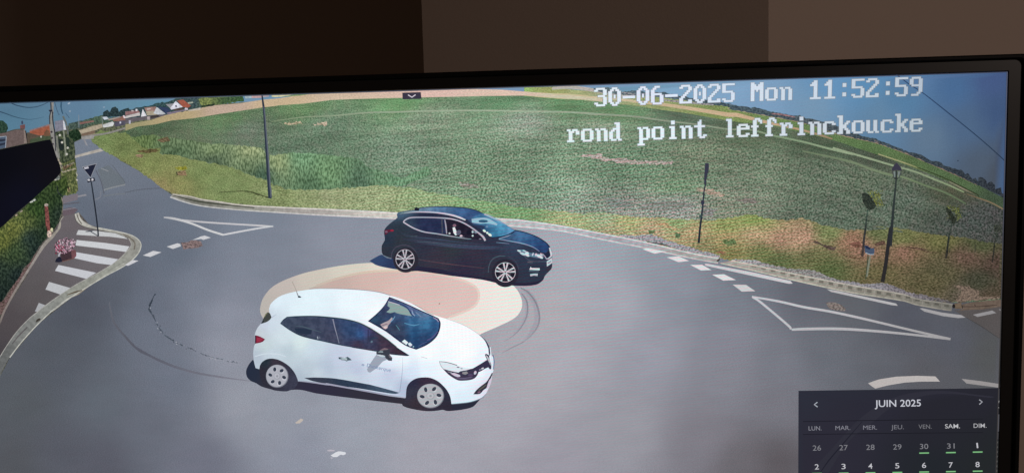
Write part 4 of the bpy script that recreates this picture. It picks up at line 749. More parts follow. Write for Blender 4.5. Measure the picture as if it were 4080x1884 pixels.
q = dp('side_window', 'rear side glass of the dark car', MGLASS); q.poly(T('a 455,325 530,285 700,278 1000,282 1085,292 1110,520 950,510 760,475 600,415'), Ctl([(1620,880,52,68,88),(1700,890,38,46,76),(1760,900,40,48,78)]), step=20); q.stroke(T('a 1035,290 1045,510'), 5, (74,78,92)); q.done()
q = dp('front_window', 'open front side window with the driver behind it', MGLASS); q.poly(T('a 1100,292 1200,298 1350,345 1500,432 1620,520 1690,590 1640,612 1400,588 1120,540'), (36,32,48))
q.poly(T('a 1205,420 1240,415 1262,470 1280,535 1250,545 1220,505'), (226,232,234), mat=MP); q.ell(*T('a 1235,388')[0], 7, 6, (128,98,116), mat=MP); q.ell(*T('a 1157,512')[0], 4, 3.5, (190,206,206), mat=MP); q.ell(*T('a 1340,556')[0], 5.5, 5, (222,202,212), mat=MP); q.ell(*T('a 1300,500')[0], 9, 11, (92,92,112), mat=MP, rot=40)
q.ell(*T('a 1522,488')[0], 4, 6, (176,190,200), mat=MP); q.ell(*T('a 1570,495')[0], 6, 5, (120,132,150), mat=MP, rot=30); q.ell(*T('a 1522,550')[0], 4, 3.5, (206,220,220), mat=MP); q.stroke(T('a 1400,590 1300,575 1390,560'), 2.5, (118,100,118), mat=MP); q.ell(*T('a 1460,500')[0], 9, 10, (24,24,40), mat=MP); q.ell(*T('a 1640,600')[0], 5, 2.5, (120,120,134), mat=MP); q.done()
q = dp('window_trim'); q.stroke(T('a 428,335 445,310 520,270 700,260 1000,268 1200,288 1350,335 1500,420 1620,510 1690,570 1720,628'), [4, 4.5, 5, 5, 5, 5, 5.5, 5.5, 6, 8, 7], [(198,192,206), (166,164,182), (160,162,178), (190,184,200), (184,178,194), (176,170,186), (196,190,200)])
q.stroke(T('a 428,335 500,380 600,435 750,488 950,518 1150,552 1400,592 1500,602'), [5, 5, 5, 5, 4.5, 4, 3, 2], [(200,192,206), (184,182,196), (170,176,190), (160,170,180), (120,150,160)]); q.stroke(T('a 1082,298 1100,400 1112,520'), [4, 6, 4], (160,156,172)); q.done()
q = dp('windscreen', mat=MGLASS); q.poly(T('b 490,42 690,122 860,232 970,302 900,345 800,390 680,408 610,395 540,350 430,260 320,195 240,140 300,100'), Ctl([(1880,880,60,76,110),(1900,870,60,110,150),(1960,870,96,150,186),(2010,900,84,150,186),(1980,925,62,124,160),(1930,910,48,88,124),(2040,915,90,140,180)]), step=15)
q.poly(T('b 305,125 400,108 540,108 640,158 700,198 690,222 560,192 440,196 310,178'), (150,190,208), mat=MP); q.poly(T('b 410,148 450,135 540,142 560,165 500,180 420,172'), (48,88,118), mat=MP); q.stroke(T('b 500,48 640,110 830,215'), [6, 7, 4], [(176,182,196), (150,176,196), (110,150,186)], mat=MP); q.poly(T('b 270,200 420,215 520,240 480,280 400,250'), (44,58,88), mat=MP)  # pale shape is a highlight painted on the glass
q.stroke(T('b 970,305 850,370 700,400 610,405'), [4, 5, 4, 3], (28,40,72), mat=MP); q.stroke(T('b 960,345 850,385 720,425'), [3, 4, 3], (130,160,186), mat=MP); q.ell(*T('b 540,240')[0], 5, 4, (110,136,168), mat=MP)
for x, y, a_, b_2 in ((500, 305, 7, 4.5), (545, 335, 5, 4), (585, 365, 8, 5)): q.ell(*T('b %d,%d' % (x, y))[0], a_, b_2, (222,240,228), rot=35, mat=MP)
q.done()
q = dp('bonnet', mat=MGLASS); q.poly(T('b 980,302 1100,325 1250,375 1350,425 1450,495 1492,555 1470,600 1440,640 1370,628 1250,555 1100,500 900,458 730,430 830,405 920,352'), Ctl([(2020,950,60,88,122),(2080,940,64,104,146),(2130,960,52,86,130),(2170,985,42,68,112),(2150,1000,40,62,104)]), step=15)
q.stroke(T('b 720,432 900,462 1100,502 1250,555 1340,615'), [3, 4, 4, 3], [(120,140,166), (140,164,190), (110,124,156)], mat=MP); q.stroke(T('b 970,296 1100,322 1250,372 1350,422 1450,492 1500,552'), [4, 3, 4, 4], (28,38,62), mat=MP); q.stroke(T('b 680,480 780,490 880,500'), [2, 3, 2], (110,130,156), mat=MP); q.done()
q = dp('headlight', 'bright headlight of the dark car'); q.poly(T('b 995,595 1060,590 1130,605 1200,640 1300,648 1400,672 1412,700 1380,722 1290,715 1180,692 1090,680 1040,640'), (96,124,146)); 
for x, y, a_, b_2, c_ in ((1030, 610, 8, 3.5, (206,214,220)), (1110, 610, 8, 3, (180,206,216)), (1090, 655, 14, 5, (190,206,214)), (1150, 650, 8, 8, (206,220,226)), (1160, 680, 8, 4, (214,226,230)), (1240, 662, 3, 7, (190,206,220)), (1290, 668, 5, 6, (206,196,210)), (1340, 690, 12, 6, (210,216,224)), (1385, 665, 10, 5, (206,190,204)), (1370, 712, 7, 4, (214,226,230))): q.ell(*T('b %d,%d' % (x, y))[0], a_, b_2, c_, rot=20, n=10)
q.done()
q = dp('grille'); q.poly(T('b 1360,628 1440,645 1490,600 1500,700 1460,745 1410,700'), (34,40,62)); q.stroke(T('b 1495,560 1512,620 1520,690 1480,725 1450,735'), [5, 7, 6, 5, 4], [(190,206,214), (214,214,222), (190,180,196)]); q.stroke(T('b 1385,650 1430,700 1450,735'), [3, 4], (180,170,190)); q.done()
q = dp('number_plate'); q.poly(T('b 1452,770 1530,712 1536,792 1455,850'), (196,206,212), smooth=False); q.stroke(T('b 1470,800 1520,765'), 6, (150,156,170)); q.done()
q = dp('fog_light', 'fog light strips in the dark car\'s bumper'); q.poly(T('b 1190,890 1205,852 1225,870 1345,872 1345,905 1190,898'), (214,222,224), corner=30); q.poly(T('b 1195,965 1250,955 1318,955 1312,992 1255,985 1205,998'), (176,194,202)); q.stroke(T('b 1180,918 1330,922'), 2.5, (90,120,136)); q.stroke(T('b 1160,780 1240,785'), [6, 4], (86,88,100)); q.poly(T('b 1440,880 1530,830 1525,880 1470,930'), (54,48,62)); q.done()
q = dp('tail_light'); q.poly(T('a 132,462 200,452 270,455 282,478 200,495 150,535 135,520'), (92,34,54)); q.ell(*T('a 250,468')[0], 7, 4, (150,40,62)); q.ell(*T('a 160,488')[0], 6, 4, (120,92,112), n=8); q.done()
q = dp('bumper', mat=MDARK); q.stroke(T('b 560,940 570,840 620,740 720,690 820,690'), [3, 4, 5, 4], (72,84,98)); q.stroke(T('b 860,690 960,750 1010,840 1020,960'), [3, 4, 3], (62,66,84)); q.stroke(T('a 240,905 245,830 300,740 400,700 500,705 600,770 650,870'), [4, 5, 5, 4], (66,66,82)); q.stroke(T('a 100,850 170,890 240,908'), [2, 5, 4], (110,124,140)); q.stroke(T('a 650,640 900,660 1200,710'), [2, 4, 2], (72,84,98)); q.stroke(T('a 540,560 650,550'), [2, 3], (70,76,84)); q.stroke(T('a 650,920 1100,990 1700,1060'), [2, 4, 4, 2], (86,66,76)); q.stroke(T('b 1100,680 1200,760 1450,770'), [3, 3, 3], (78,84,100)); q.done()
wheel(darkcar, 'rear alloy wheel of the dark car', T('a 455,920')[0], (50, 50, 3, 3), (37.5, 39.5), (192,186,196), (34,34,44), (44,42,54), 'spoke', -92)
wheel(darkcar, 'front alloy wheel of the dark car', T('b 820,935')[0], (53, 56, 0, 3), (41, 39.5), (204,198,206), (30,30,42), (42,40,54), 'spoke', -88)

# -------- white car
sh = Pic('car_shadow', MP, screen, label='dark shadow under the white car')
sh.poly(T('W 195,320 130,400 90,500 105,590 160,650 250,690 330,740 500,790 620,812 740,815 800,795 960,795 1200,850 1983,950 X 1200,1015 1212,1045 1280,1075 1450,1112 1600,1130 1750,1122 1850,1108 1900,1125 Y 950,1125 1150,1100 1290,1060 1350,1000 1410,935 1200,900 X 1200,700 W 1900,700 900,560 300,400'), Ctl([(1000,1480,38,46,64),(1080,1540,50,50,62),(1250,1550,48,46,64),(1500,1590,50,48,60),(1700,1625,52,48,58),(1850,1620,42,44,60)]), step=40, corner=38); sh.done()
wc = Pic('white_car', MCAR, mon, label='white hatchback driving in front of the disc on the screen')
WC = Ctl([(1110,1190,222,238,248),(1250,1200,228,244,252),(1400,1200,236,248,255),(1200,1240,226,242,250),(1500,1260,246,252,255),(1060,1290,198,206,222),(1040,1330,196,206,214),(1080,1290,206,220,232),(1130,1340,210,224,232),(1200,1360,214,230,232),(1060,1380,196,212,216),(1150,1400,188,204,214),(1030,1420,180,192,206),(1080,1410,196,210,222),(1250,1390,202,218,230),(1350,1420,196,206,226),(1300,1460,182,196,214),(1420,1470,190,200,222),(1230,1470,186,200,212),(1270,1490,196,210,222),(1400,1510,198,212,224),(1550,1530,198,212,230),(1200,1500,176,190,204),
 (1480,1420,216,226,240),(1560,1440,226,236,250),(1560,1490,198,206,228),(1610,1540,178,190,214),(1640,1480,214,228,246),(1700,1470,232,244,254),(1700,1400,250,254,255),(1850,1400,253,255,255),(1850,1330,252,253,255),(1760,1300,252,254,255),(1900,1480,240,248,255),(1830,1530,232,244,254),(1850,1580,220,236,248),(1950,1420,238,246,254),(1940,1540,222,222,238),(1960,1450,224,234,248),(1600,1430,238,248,254),(1500,1350,230,238,248),(1580,1400,244,250,255),(1800,1450,244,250,255)], 3.2)  # light and shade of the bodywork are in the samples
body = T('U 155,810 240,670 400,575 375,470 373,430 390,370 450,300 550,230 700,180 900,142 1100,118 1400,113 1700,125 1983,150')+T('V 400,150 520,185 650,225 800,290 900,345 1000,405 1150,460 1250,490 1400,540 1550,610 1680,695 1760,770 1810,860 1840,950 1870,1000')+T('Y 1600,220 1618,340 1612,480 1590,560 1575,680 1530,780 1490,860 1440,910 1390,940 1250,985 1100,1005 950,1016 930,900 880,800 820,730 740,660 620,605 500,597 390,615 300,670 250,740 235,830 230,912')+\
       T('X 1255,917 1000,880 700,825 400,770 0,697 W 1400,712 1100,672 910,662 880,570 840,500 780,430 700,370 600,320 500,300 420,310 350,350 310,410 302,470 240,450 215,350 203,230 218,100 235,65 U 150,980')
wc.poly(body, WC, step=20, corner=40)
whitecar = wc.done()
def wp(name, label=None, mat=MP): return Pic(name, mat, whitecar, label=label)
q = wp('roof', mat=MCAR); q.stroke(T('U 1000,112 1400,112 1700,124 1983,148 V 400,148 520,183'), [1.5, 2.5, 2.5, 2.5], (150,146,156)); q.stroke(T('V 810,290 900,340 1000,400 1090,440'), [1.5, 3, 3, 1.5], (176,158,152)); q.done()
q = wp('antenna'); q.stroke(T('U 735,0 780,90 835,235'), [1.8, 2.2, 4], [(150,138,128), (168,158,150), (130,134,142)]); q.poly(T('U 828,252 832,232 850,224 888,248 860,256'), (36,52,64)); q.done()
q = wp('rear_window', 'glimpse of rear glass at the back of the white car'); q.poly(T('U 250,665 290,570 320,510 350,484 385,498 412,565 390,600 330,640'), (66,70,68)); q.stroke(T('U 300,560 325,515 350,500'), 3, (128,130,96)); q.stroke(T('U 255,662 290,620'), 3, (26,34,50)); q.stroke(T('U 415,568 450,545 490,515'), [2.5, 2, 1], (168,176,196)); q.done()
q = wp('side_window', 'long dark side glass of the white car', MGLASS)
sw = T('U 548,662 570,630 600,595 650,560 800,548 1100,545 1400,570 1600,597 1800,650 1983,740 V 300,640 450,740 600,860 770,970 740,978 700,975 540,960 330,920 150,890 0,865 U 1700,1040 1500,1005 1200,940 1000,895 850,850 700,770 600,700')
q.poly(sw, (36,58,76), corner=40); cx_, cy_ = 1330, 1325
inn_ = T('U 562,662 610,605 655,572 800,560 1100,557 1400,582 1600,609 1800,664 1983,758 V 285,640 440,745 590,865 740,963 540,948 330,906 150,876 0,853 U 1500,990 1200,925 1000,880 850,835 700,755 610,690')
q.poly(inn_, Ctl([(1150,1290,62,72,92),(1250,1310,64,72,94),(1330,1350,66,70,92),(1200,1330,58,66,86),(1400,1310,50,72,108),(1440,1330,54,92,140),(1465,1320,70,80,130),(1480,1310,66,56,84),(1480,1350,56,60,84),(1540,1370,64,52,70),(1600,1400,60,46,58),(1430,1370,58,50,70),(1520,1340,60,50,66)]), step=14)
q.poly(T('U 770,735 900,735 1050,765 1040,830 950,830 800,790'), (40,52,72), mat=MP); q.stroke(T('U 790,700 900,710 1000,740 1100,770 1200,800'), [2, 5, 4, 2], (74,90,104), mat=MP); q.ell(*T('U 1140,885')[0], 2.5, 6, (150,160,172), rot=-10, mat=MP); q.ell(*T('U 1172,885')[0], 2, 5, (100,108,124), rot=-10, mat=MP)
q.stroke(T('U 1380,590 1410,720 1440,830 1478,975'), [5, 4, 3, 3], [(132,134,154), (140,142,160), (116,124,142)], mat=MP); q.stroke(T('V 240,780 300,740 360,750'), [2, 6, 2], (44,62,84), mat=MP); q.ell(*T('V 272,790')[0], 4, 5, (96,116,134), mat=MP, rot=30); q.stroke(T('V 380,910 440,885 490,890'), [4, 8, 4], (124,108,116), mat=MP); q.stroke(T('V 120,880 300,900'), [2, 4], (74,62,76), mat=MP); q.stroke(T('V 225,640 225,760'), 3, (44,40,66), mat=MP)
q.stroke(T('U 650,560 800,548 1100,545 1400,570 1600,597 1800,650 1983,740 V 300,640 450,740 600,860'), [2, 3, 3, 3], [(44,66,80), (52,72,78), (92,104,98), (74,80,74)], mat=MP)
q.done()
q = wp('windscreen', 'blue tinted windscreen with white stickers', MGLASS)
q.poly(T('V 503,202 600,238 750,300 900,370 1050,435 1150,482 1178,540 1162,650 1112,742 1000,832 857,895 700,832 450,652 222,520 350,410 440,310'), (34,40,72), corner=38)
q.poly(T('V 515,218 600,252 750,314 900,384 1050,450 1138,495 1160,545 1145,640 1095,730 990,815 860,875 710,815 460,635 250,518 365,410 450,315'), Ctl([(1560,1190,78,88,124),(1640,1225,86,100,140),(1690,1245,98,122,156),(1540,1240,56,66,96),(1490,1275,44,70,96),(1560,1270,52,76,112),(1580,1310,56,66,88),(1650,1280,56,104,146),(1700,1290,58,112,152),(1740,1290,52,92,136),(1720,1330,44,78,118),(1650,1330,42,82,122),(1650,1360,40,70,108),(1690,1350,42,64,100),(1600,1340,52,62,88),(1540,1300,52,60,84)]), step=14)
q.poly(T('V 490,262 560,285 640,308 740,362 775,410 800,455 700,438 600,415 575,400 520,415 465,400 500,370 515,345 480,320'), (142,164,162), mat=MP); q.stroke(T('V 490,262 560,282 640,308'), 3, (190,184,200), mat=MP); q.stroke(T('V 500,252 640,292 740,345 790,430'), [3, 4, 4], (40,66,108), mat=MP)  # grey-green reflection painted on the windscreen
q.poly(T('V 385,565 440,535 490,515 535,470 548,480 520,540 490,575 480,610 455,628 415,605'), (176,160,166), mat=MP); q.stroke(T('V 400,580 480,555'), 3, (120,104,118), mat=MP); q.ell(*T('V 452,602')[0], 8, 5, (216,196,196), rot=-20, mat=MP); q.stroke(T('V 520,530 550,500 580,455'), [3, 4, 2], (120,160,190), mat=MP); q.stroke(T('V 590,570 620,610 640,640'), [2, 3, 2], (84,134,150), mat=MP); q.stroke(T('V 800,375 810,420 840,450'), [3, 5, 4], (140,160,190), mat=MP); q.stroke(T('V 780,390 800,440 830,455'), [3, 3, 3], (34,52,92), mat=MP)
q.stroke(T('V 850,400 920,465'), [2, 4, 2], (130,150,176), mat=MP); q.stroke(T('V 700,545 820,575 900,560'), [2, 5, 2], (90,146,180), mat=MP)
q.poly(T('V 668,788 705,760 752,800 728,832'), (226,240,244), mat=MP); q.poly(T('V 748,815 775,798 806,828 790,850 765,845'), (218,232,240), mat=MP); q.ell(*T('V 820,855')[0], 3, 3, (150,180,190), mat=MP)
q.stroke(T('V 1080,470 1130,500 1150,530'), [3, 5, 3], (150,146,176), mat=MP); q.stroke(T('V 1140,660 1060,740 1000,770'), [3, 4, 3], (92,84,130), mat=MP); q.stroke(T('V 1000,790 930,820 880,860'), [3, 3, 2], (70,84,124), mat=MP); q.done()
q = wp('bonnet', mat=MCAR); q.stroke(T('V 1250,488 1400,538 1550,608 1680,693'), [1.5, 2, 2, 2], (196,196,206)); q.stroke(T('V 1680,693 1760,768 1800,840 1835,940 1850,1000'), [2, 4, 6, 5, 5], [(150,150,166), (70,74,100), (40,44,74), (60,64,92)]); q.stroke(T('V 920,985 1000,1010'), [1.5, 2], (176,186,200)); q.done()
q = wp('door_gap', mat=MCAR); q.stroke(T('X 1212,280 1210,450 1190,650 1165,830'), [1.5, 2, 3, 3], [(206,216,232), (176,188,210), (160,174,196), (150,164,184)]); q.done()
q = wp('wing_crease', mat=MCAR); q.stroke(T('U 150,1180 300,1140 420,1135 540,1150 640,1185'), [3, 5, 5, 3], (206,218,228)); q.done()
q = wp('door_mirror', 'dark door mirror of the white car with its shadow painted on the door'); q.poly(T('X 800,238 860,262 940,270 965,320 900,345 850,400 800,450 700,522 665,512 648,470 700,380 760,290'), (156,164,180), corner=40); q.poly(T('X 795,198 850,178 930,172 1000,150 1010,180 1005,240 1048,290 1042,337 985,332 940,290 930,262 860,240 800,236'), (58,62,74), corner=40)  # first shape is the mirror's shadow, painted on the door
q.poly(T('X 815,200 860,182 900,185 905,208 850,205'), (140,160,166)); q.poly(T('X 830,245 900,245 940,262 900,278 850,268'), (190,206,214)); q.poly(T('X 985,235 1030,275 1035,300 1000,280'), (110,104,110)); q.done()
q = wp('door_handle'); q.poly(T('X 198,282 220,278 300,288 345,272 370,290 410,325 350,332 250,315 205,308'), (72,90,100)); q.poly(T('X 225,300 300,285 340,300 330,325 270,318'), (178,194,200)); q.stroke(T('X 240,318 300,322 340,345'), [3, 4, 3], (120,138,146)); q.done()  # paler inner shape is a painted highlight
def text_mesh(pic, txt, p0, p1, col, hgt, mat=None, bold=0.0, zed=None):
    """lettering between two baseline points of the panel, cap height hgt (survey pixels)"""
    cu = bpy.data.curves.new('t', 'FONT'); cu.body = txt; cu.size = 1; cu.offset = bold; cu.resolution_u = 3
    o = bpy.data.objects.new('t', cu); sc.collection.objects.link(o); dg = bpy.context.evaluated_depsgraph_get(); me = bpy.data.meshes.new_from_object(o.evaluated_get(dg))
    xs = [v.co.x for v in me.vertices]; x0, x1 = min(xs), max(xs); cap = 0.70
    dx, dy = p1[0]-p0[0], p1[1]-p0[1]; L = math.hypot(dx, dy); ux, uy = dx/L, dy/L
    z = pic._z(zed); base = len(pic.v); mi = pic._mi(mat)
    for v_ in me.vertices:
        t = (v_.co.x-x0)/(x1-x0)*L; h = v_.co.y/cap*hgt
        pic._add((p0[0]+ux*t+uy*h, p0[1]+uy*t-ux*h), col(p0[0]+ux*t, 0) if callable(col) else col, z)
    for p_ in me.polygons: pic._face([base+i for i in p_.vertices], mi)
    bpy.data.objects.remove(o); bpy.data.meshes.remove(me); bpy.data.curves.remove(cu)
q = wp('lettering', 'small blue-grey lettering on the white car\'s door'); text_mesh(q, 'o', T('X 562,410')[0], T('X 605,418')[0], (104,128,166), 10, bold=.02); text_mesh(q, 'Dunkerque', T('X 645,432')[0], T('X 1020,512')[0], (112,136,174), 15); text_mesh(q, 'eau', T('X 915,545')[0], T('X 985,556')[0], (182,196,216), 6); q.done()
q = wp('side_skirt', 'black trim strip low on the white car\'s door'); q.poly(T('W 1005,605 1100,600 1200,598 1500,615 1983,700 X 700,712 1000,792 1162,838 1100,857 900,832 500,768 0,705 W 1400,702 1150,658'), Ctl([(1250,1505,54,60,76),(1400,1520,46,60,80),(1550,1550,66,84,104)]), mat=MDARK, step=30, corner=40); q.stroke(T('W 905,655 1100,672 1400,712 X 0,697 400,770 700,825 1000,880 1255,917'), [2, 5, 7, 7, 6, 6, 6, 4], [(150,154,172), (160,160,180), (156,158,178), (176,182,198)]); q.done()
q = wp('tail_light'); q.poly(T('U 158,845 230,865 312,910 280,945 240,962 155,978'), (118,32,56), corner=30); q.stroke(T('U 160,850 158,975'), [4, 3], (44,28,50)); q.poly(T('U 180,880 250,890 285,912 230,945 180,955'), (150,50,72)); q.done()
q = wp('headlight', 'clear headlight of the white car'); q.poly(T('Y 755,345 950,375 1100,430 1240,455 1180,490 1080,512 1000,515 900,490 820,465 785,420'), (222,232,240)); q.stroke(T('Y 755,346 850,355 950,378 1040,408'), [2, 3, 3], (112,112,120)); q.stroke(T('Y 758,350 790,425 825,468'), [2, 2.5], (150,156,164)); q.ell(*T('Y 1055,437')[0], 6, 2.5, (130,126,140), rot=10); q.ell(*T('Y 1110,458')[0], 5, 2, (150,146,160), rot=10)
q.poly(T('Y 815,462 900,485 1000,510 1060,520 1090,500 1180,485 1280,458 1340,470 1380,510 1360,560 1310,615 1230,640 1150,647 1060,645 980,605 900,550'), (60,54,76)); q.poly(T('Y 930,530 990,525 1085,560 1090,585 1050,592 1000,575'), (206,196,214)); q.poly(T('Y 880,500 960,512 950,525 900,515'), (150,150,160)); q.poly(T('Y 1120,515 1190,500 1215,530 1170,555 1120,540'), (140,142,146)); q.ell(*T('Y 1325,522')[0], 5, 8, (206,196,214), rot=20); q.stroke(T('Y 1010,600 1150,610 1280,590'), [2, 3, 2], (120,104,134)); q.stroke(T('Y 1040,615 1150,628 1260,612'), 2, (96,84,112)); q.ell(*T('Y 1250,560')[0], 10, 5, (84,70,100)); q.done()
q = wp('grille'); q.poly(T('Y 1280,460 1400,390 1510,320 1485,262 1478,235 1500,225 1545,250 1552,320 1580,400 1578,460 1558,472 1530,438 1460,470 1390,510 1340,500'), (54,50,74)); q.poly(T('Y 1495,245 1530,270 1560,340 1580,420 1560,400 1540,360 1510,310'), (150,150,160)); q.stroke(T('Y 1500,250 1530,300 1555,360'), 3, (206,206,212)); q.stroke(T('Y 1560,120 1572,230 1592,330 1598,420 1585,500'), [4, 4, 8, 9, 6], (222,230,240)); q.stroke(T('Y 1605,240 1622,340 1612,470'), [3, 4, 3], (86,110,150)); q.ell(*T('Y 1440,455')[0], 6, 3, (206,206,216), rot=-25); q.ell(*T('Y 1400,475')[0], 4, 2.5, (150,140,160), rot=-25); q.stroke(T('Y 1540,120 1545,190 1550,250'), [4, 5, 4], (56,56,80)); q.done()
q = wp('bumper', 'dark air intake in the white car\'s bumper'); q.poly(T('Y 1295,862 1340,800 1420,730 1500,668 1540,610 1590,520 1600,535 1575,600 1530,690 1500,765 1450,800 1400,855'), (50,48,64)); q.poly(T('Y 1545,640 1580,600 1575,680 1540,750 1500,790 1515,720'), (206,196,214)); q.ell(*T('Y 1385,830')[0], 7, 4, (120,92,112), rot=-25); q.stroke(T('Y 1380,800 1450,750 1500,710'), [4, 6, 3], (92,92,84)); q.stroke(T('Y 950,1018 1100,1005 1250,985 1400,935 1460,900'), [3, 3, 3, 3], (112,126,142)); q.stroke(T('Y 1490,860 1440,912 1390,942'), [2, 3], (120,134,156)); q.done()
# wheel arches belong to the wheels
q = wp('wheel_arch', 'dark rear wheel arch of the white car'); q.poly(T('W 300,470 310,410 350,350 420,310 500,300 600,320 700,370 780,430 840,500 880,570 910,662 880,740 800,795 740,815 620,812 500,790 380,720 320,600'), Ctl([(1060,1435,36,48,58),(1100,1440,56,50,62),(1040,1480,46,44,56),(1170,1480,52,54,70),(1180,1500,60,62,80)]), mat=MDARK, step=14); q.done()
q = wp('wheel_arch', 'dark front wheel arch of the white car'); q.poly(T('Y 230,912 235,830 250,740 300,670 390,615 500,597 620,605 740,660 820,730 880,800 930,900 950,1016 960,1120 800,1108 640,1128 450,1110 300,1040 200,1000'), Ctl([(1640,1520,44,44,66),(1700,1515,58,46,64),(1640,1560,52,54,70),(1660,1600,56,48,58),(1780,1570,44,46,62),(1780,1620,48,44,58)]), mat=MDARK, step=14); q.done()
wheel(whitecar, 'rear wheel of the white car with a silver cover', T('W 582,577')[0], None, (45, 46), (172,174,184), (54,62,78), (60,58,70), 'cap', 10)
wheel(whitecar, 'front wheel of the white car with a silver cover', T('X 1652,888')[0], None, (54, 49), (176,178,184), (58,64,78), (60,58,70), 'cap', -5)

# -------- overlays: camera text, tab, calendar
VGA = {'0': '386CC6C6D6D6C6C66C38', '1': '1838781818181818187E', '2': '7CC6060C183060C0C6FE', '3': '7CC606063C060606C67C', '5': 'FEC0C0C0FC060606C67C', '6': '3860C0C0FCC6C6C6C67C', '9': '7CC6C6C67E0606060C78',
       '-': '0000000000FE00000000', ':': '00001818000000181800', 'M': 'C6EEFEFED6C6C6C6C6C6', 'o': '0000007CC6C6C6C6C67C', 'n': '000000DC666666666666', 'r': '000000DC7666606060F0', 'd': '1C0C0C3C6CCCCCCCCC76',
       'p': '000000DC66666666667C6060F0', 'i': '18180038181818181' + '83C', 't': '1030' + '30FC303030' + '30361C', 'l': '38181818181818' + '18183C', 'e': '0000007CC6FEC0C0C67C', 'f': '386C6460F060606060F0', 'c': '0000007CC6C0C0C0C67C',
       'k': 'E06060666C78786C66E6', 'u': '000000CCCCCCCCCCCC76', ' ': ''}
TXC = Ctl([(2300,540,226,240,242),(2600,380,222,230,246),(2600,540,228,242,248),(2900,400,212,224,240),(2950,540,216,228,232),(3200,350,204,216,230),(3300,500,202,212,222),(3500,340,194,206,218),(3650,340,180,192,206),(3650,490,184,196,206)])
def osd(label, txt, q4):
    o = Pic('camera_text', MP, screen, label=label); z0 = o._z(None); z1 = o._z(None)
    A_, B_2, C_2, D_2 = [np.array(px2uv(p)) for p in q4]; n_ = len(txt)*8
    def pt_(cx, ry_):
        s_, t_ = cx/n_, ry_/10.0; p = (A_*(1-s_)+B_2*s_)*(1-t_)+(D_2*(1-s_)+C_2*s_)*t_; return uv2px(p[0], p[1])
    for i, ch in enumerate(txt):
        hx = VGA[ch]
        for r in range(len(hx)//2):
            bits = int(hx[2*r:2*r+2], 16); c = 0
            while c < 8:
                if bits & (128 >> c):
                    dsh = .22 if ch == '-' else 0.0
                    e = c
                    while e < 8 and bits & (128 >> e): e += 1
                    x0_, x1_ = i*8+c, i*8+e
                    P4 = [pt_(x0_, r-dsh), pt_(x1_, r-dsh), pt_(x1_, r+1+dsh), pt_(x0_, r+1+dsh)]; cc = TXC(*P4[0])
                    e2 = .22; x0_, x1_ = x0_-.06, x1_+.06; o.quad([pt_(x0_-e2, r-e2), pt_(x1_+e2, r-e2), pt_(x1_+e2, r+1+e2), pt_(x0_-e2, r+1+e2)], tuple(cc[:3]*.66), z0); o.quad(P4, tuple(cc[:3]), z1); c = e
                else: c += 1
    o.done()
osd('white date and time 30-06-2025 Mon 11:52:59', '30-06-2025 Mon 11:52:59', [(2367, 353), (3680, 307), (3677, 382), (2368, 425.5)])
osd('white words rond point leffrinckoucke', 'rond point leffrinckoucke', [(2258.5, 495), (3679, 451.5), (3678, 524.5), (2259.5, 567.5)])
tb = Pic('tab_button', MP, screen, label='small dark tab with a downward chevron at the top of the screen'); tb.poly([(1604.3, 371), (1677.5, 368.8), (1680.7, 395.2), (1605.4, 397.8)], (58,54,70), smooth=False); tb.stroke([(1627, 379.5), (1642.5, 389), (1657, 379)], 4.6, (206,198,208), smooth=False); tb.done()
cp = Pic('calendar_panel', MP, mon, label='dark calendar window reading JUIN 2025 at lower right of the screen')
CPC = Ctl([(3200,1570,44,46,58),(3500,1600,42,42,54),(3900,1580,38,38,48),(3300,1750,44,43,55),(3300,1850,44,43,55),(3700,1700,38,38,47),(3700,1850,34,38,44),(3950,1650,36,37,44),(3950,1850,35,39,41)])
cp.poly([(3178.9, 1553.4), (3977, 1542.4)]+T('T 2300,90 2310,160 2300,370')+[uv2px(-.004, .60), uv2px(-.006, VH-.02), (3176, 2550)], CPC, step=80, smooth=False)
calendar = cp.done()
bd_ = Pic('lane_show_through', MP, calendar, label='faint lane curve showing through the calendar'); bd_.poly(T('T 180,1008 420,760 700,450 900,290 1150,160 1450,100 1700,95 2000,130 2240,158 2200,170 1850,132 1600,130 1400,165 1080,290 920,420 640,640 400,1008'), (47,47,58)); bd_.stroke(T('T 320,990 420,850 600,640 780,430'), [3, 5, 4, 2], (32,32,44)); bd_.done()  # lane seen through the translucent panel, drawn as a paler band
ln = Pic('divider', MP, calendar, label='thin dark lines above and below the day names'); ln.stroke(T('T 130,430 900,418 2110,402'), 2.6, [(28,28,38), (24,24,32), (28,29,36)], smooth=False); ln.stroke(T('T 130,572 900,562 2110,550'), 2.6, [(28,28,38), (24,24,32), (28,29,36)], smooth=False); ln.done()
hd = Pic('calendar_heading', MP, calendar, label='bold heading JUIN 2025'); text_mesh(hd, 'JUIN 2025', T('T 920,270')[0], T('T 1428,262')[0], (196,198,208), 27, bold=.010); hd.done()
ar = Pic('arrow_button', MP, calendar, label='left-pointing chevron'); ar.stroke(T('T 288,218 254,244 290,270'), 4.5, (170,174,184), smooth=False); ar.done()
ar = Pic('arrow_button', MP, calendar, label='right-pointing chevron'); ar.stroke(T('T 2070,190 2103,214 2070,242'), 4.5, (160,162,170), smooth=False); ar.done()
dn = Pic('day_names', MP, calendar, label='row of French day names')
for tx, xa, xb_, yb_, c_, bo in (('LUN.', 192, 333, 528, (138,138,148), .0), ('MAR.', 487, 650, 524, (132,132,142), .0), ('MER.', 792, 945, 520, (128,128,138), .0), ('JEU.', 1100, 1240, 515, (120,120,128), .0), ('VEN.', 1402, 1545, 510, (118,118,124), .0), ('SAM.', 1693, 1858, 505, (190,190,194), .004), ('DIM.', 2008, 2150, 499, (176,176,180), .004)):
    text_mesh(dn, tx, T('T %d,%d' % (xa, yb_))[0], T('T %d,%d' % (xb_, yb_-2))[0], c_, 17, bold=bo)
dn.done()
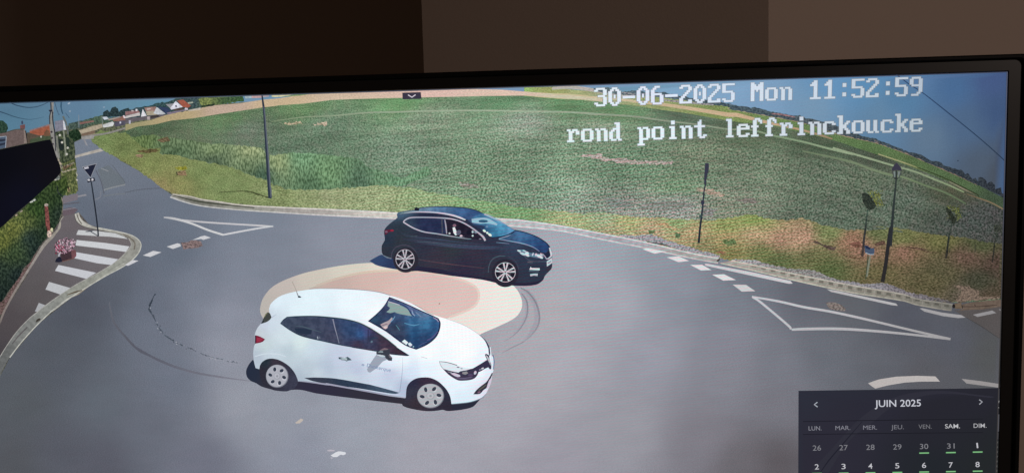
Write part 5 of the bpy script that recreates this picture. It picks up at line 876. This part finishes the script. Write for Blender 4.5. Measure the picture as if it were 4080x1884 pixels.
cxs = [283, 577, 872, 1168, 1463, 1757, 2052]; b0 = [750, 746, 742, 738, 733, 728, 722]; b1 = [957, 953, 949, 945, 940, 936, 931]
rows = [(['26', '27', '28', '29', '30', '31', '1'], b0)]+[([str(2+7*r+i) for i in range(7)], [v_+207*r for v_ in b1]) for r in range(4)]
for r, (ds, bs2) in enumerate(rows[:3]):
    for i, d_ in enumerate(ds):
        grey = r == 0 and i < 6
        dd = Pic('date_number', MP, calendar, label='%s date number %s' % ('grey' if grey else 'white', d_)); w_ = 92 if (len(d_) == 2 and '1' not in d_) else 84 if len(d_) == 2 else (17 if d_ == '1' else 46)
        text_mesh(dd, d_, T('T %d,%d' % (cxs[i]-w_/2, bs2[i]))[0], T('T %d,%d' % (cxs[i]+w_/2, bs2[i]-1.2))[0], (128,128,134) if grey else (192,192,198), 21, bold=.0 if grey else .006); dd.done()
        if not (r == 0 and i < 4):
            ub = Pic('date_underline', MP, calendar, label='short green bar under date %s' % d_); yb_ = bs2[i]+(44 if r else 43); ub.stroke(T('T %d,%d %d,%d' % (cxs[i]-56, yb_+1, cxs[i]+56, yb_-1)), 7, (52,92,62), smooth=False); ub.stroke(T('T %d,%d %d,%d' % (cxs[i]-53, yb_+1, cxs[i]+53, yb_-1)), 4.4, (130,190,132), smooth=False); ub.done()
sb_ = Pic('scroll_bar', MP, calendar, label='thin grey scroll bar at the right edge'); sb_.stroke(T('T 2284,70 2283,200'), 4, (70,70,78)); sb_.poly(T('T 2272,205 2290,200 2285,225 2275,225'), (160,160,160)); sb_.poly(T('T 2272,285 2276,262 2288,280'), (160,160,160)); sb_.stroke(T('T 2280,350 2275,540'), 6.5, (84,84,90)); sb_.stroke(T('T 2274,550 2270,625'), 5, (66,66,70)); sb_.stroke(T('T 2268,640 2262,830 2258,1010'), 7, (56,58,56))
for k in range(14): sb_.ell(*T('T %f,%f' % (2268-k*.7, 660+k*26))[0], 2.2, 3.4, [(92,92,90), (34,36,36)][k % 2], rot=20, n=8)
sb_.done()
eg = Pic('screen_edge', MP, screen, label='dark edge line around the lit picture')
eg.stroke([uv2px(-1.399, .0012), uv2px(-.7, .0012), uv2px(-.001, .0012)], 3.5, [(60,80,100), (110,100,92), (70,84,118), (64,70,90)], smooth=False)
eg.stroke([uv2px(-.0014, .001), uv2px(-.0014, .30), uv2px(-.003, .60)], 3.5, [(92,98,120), (66,64,64), (60,56,56)], smooth=False); eg.done()
print('layers', ZL[0]*1e3, 'mm')
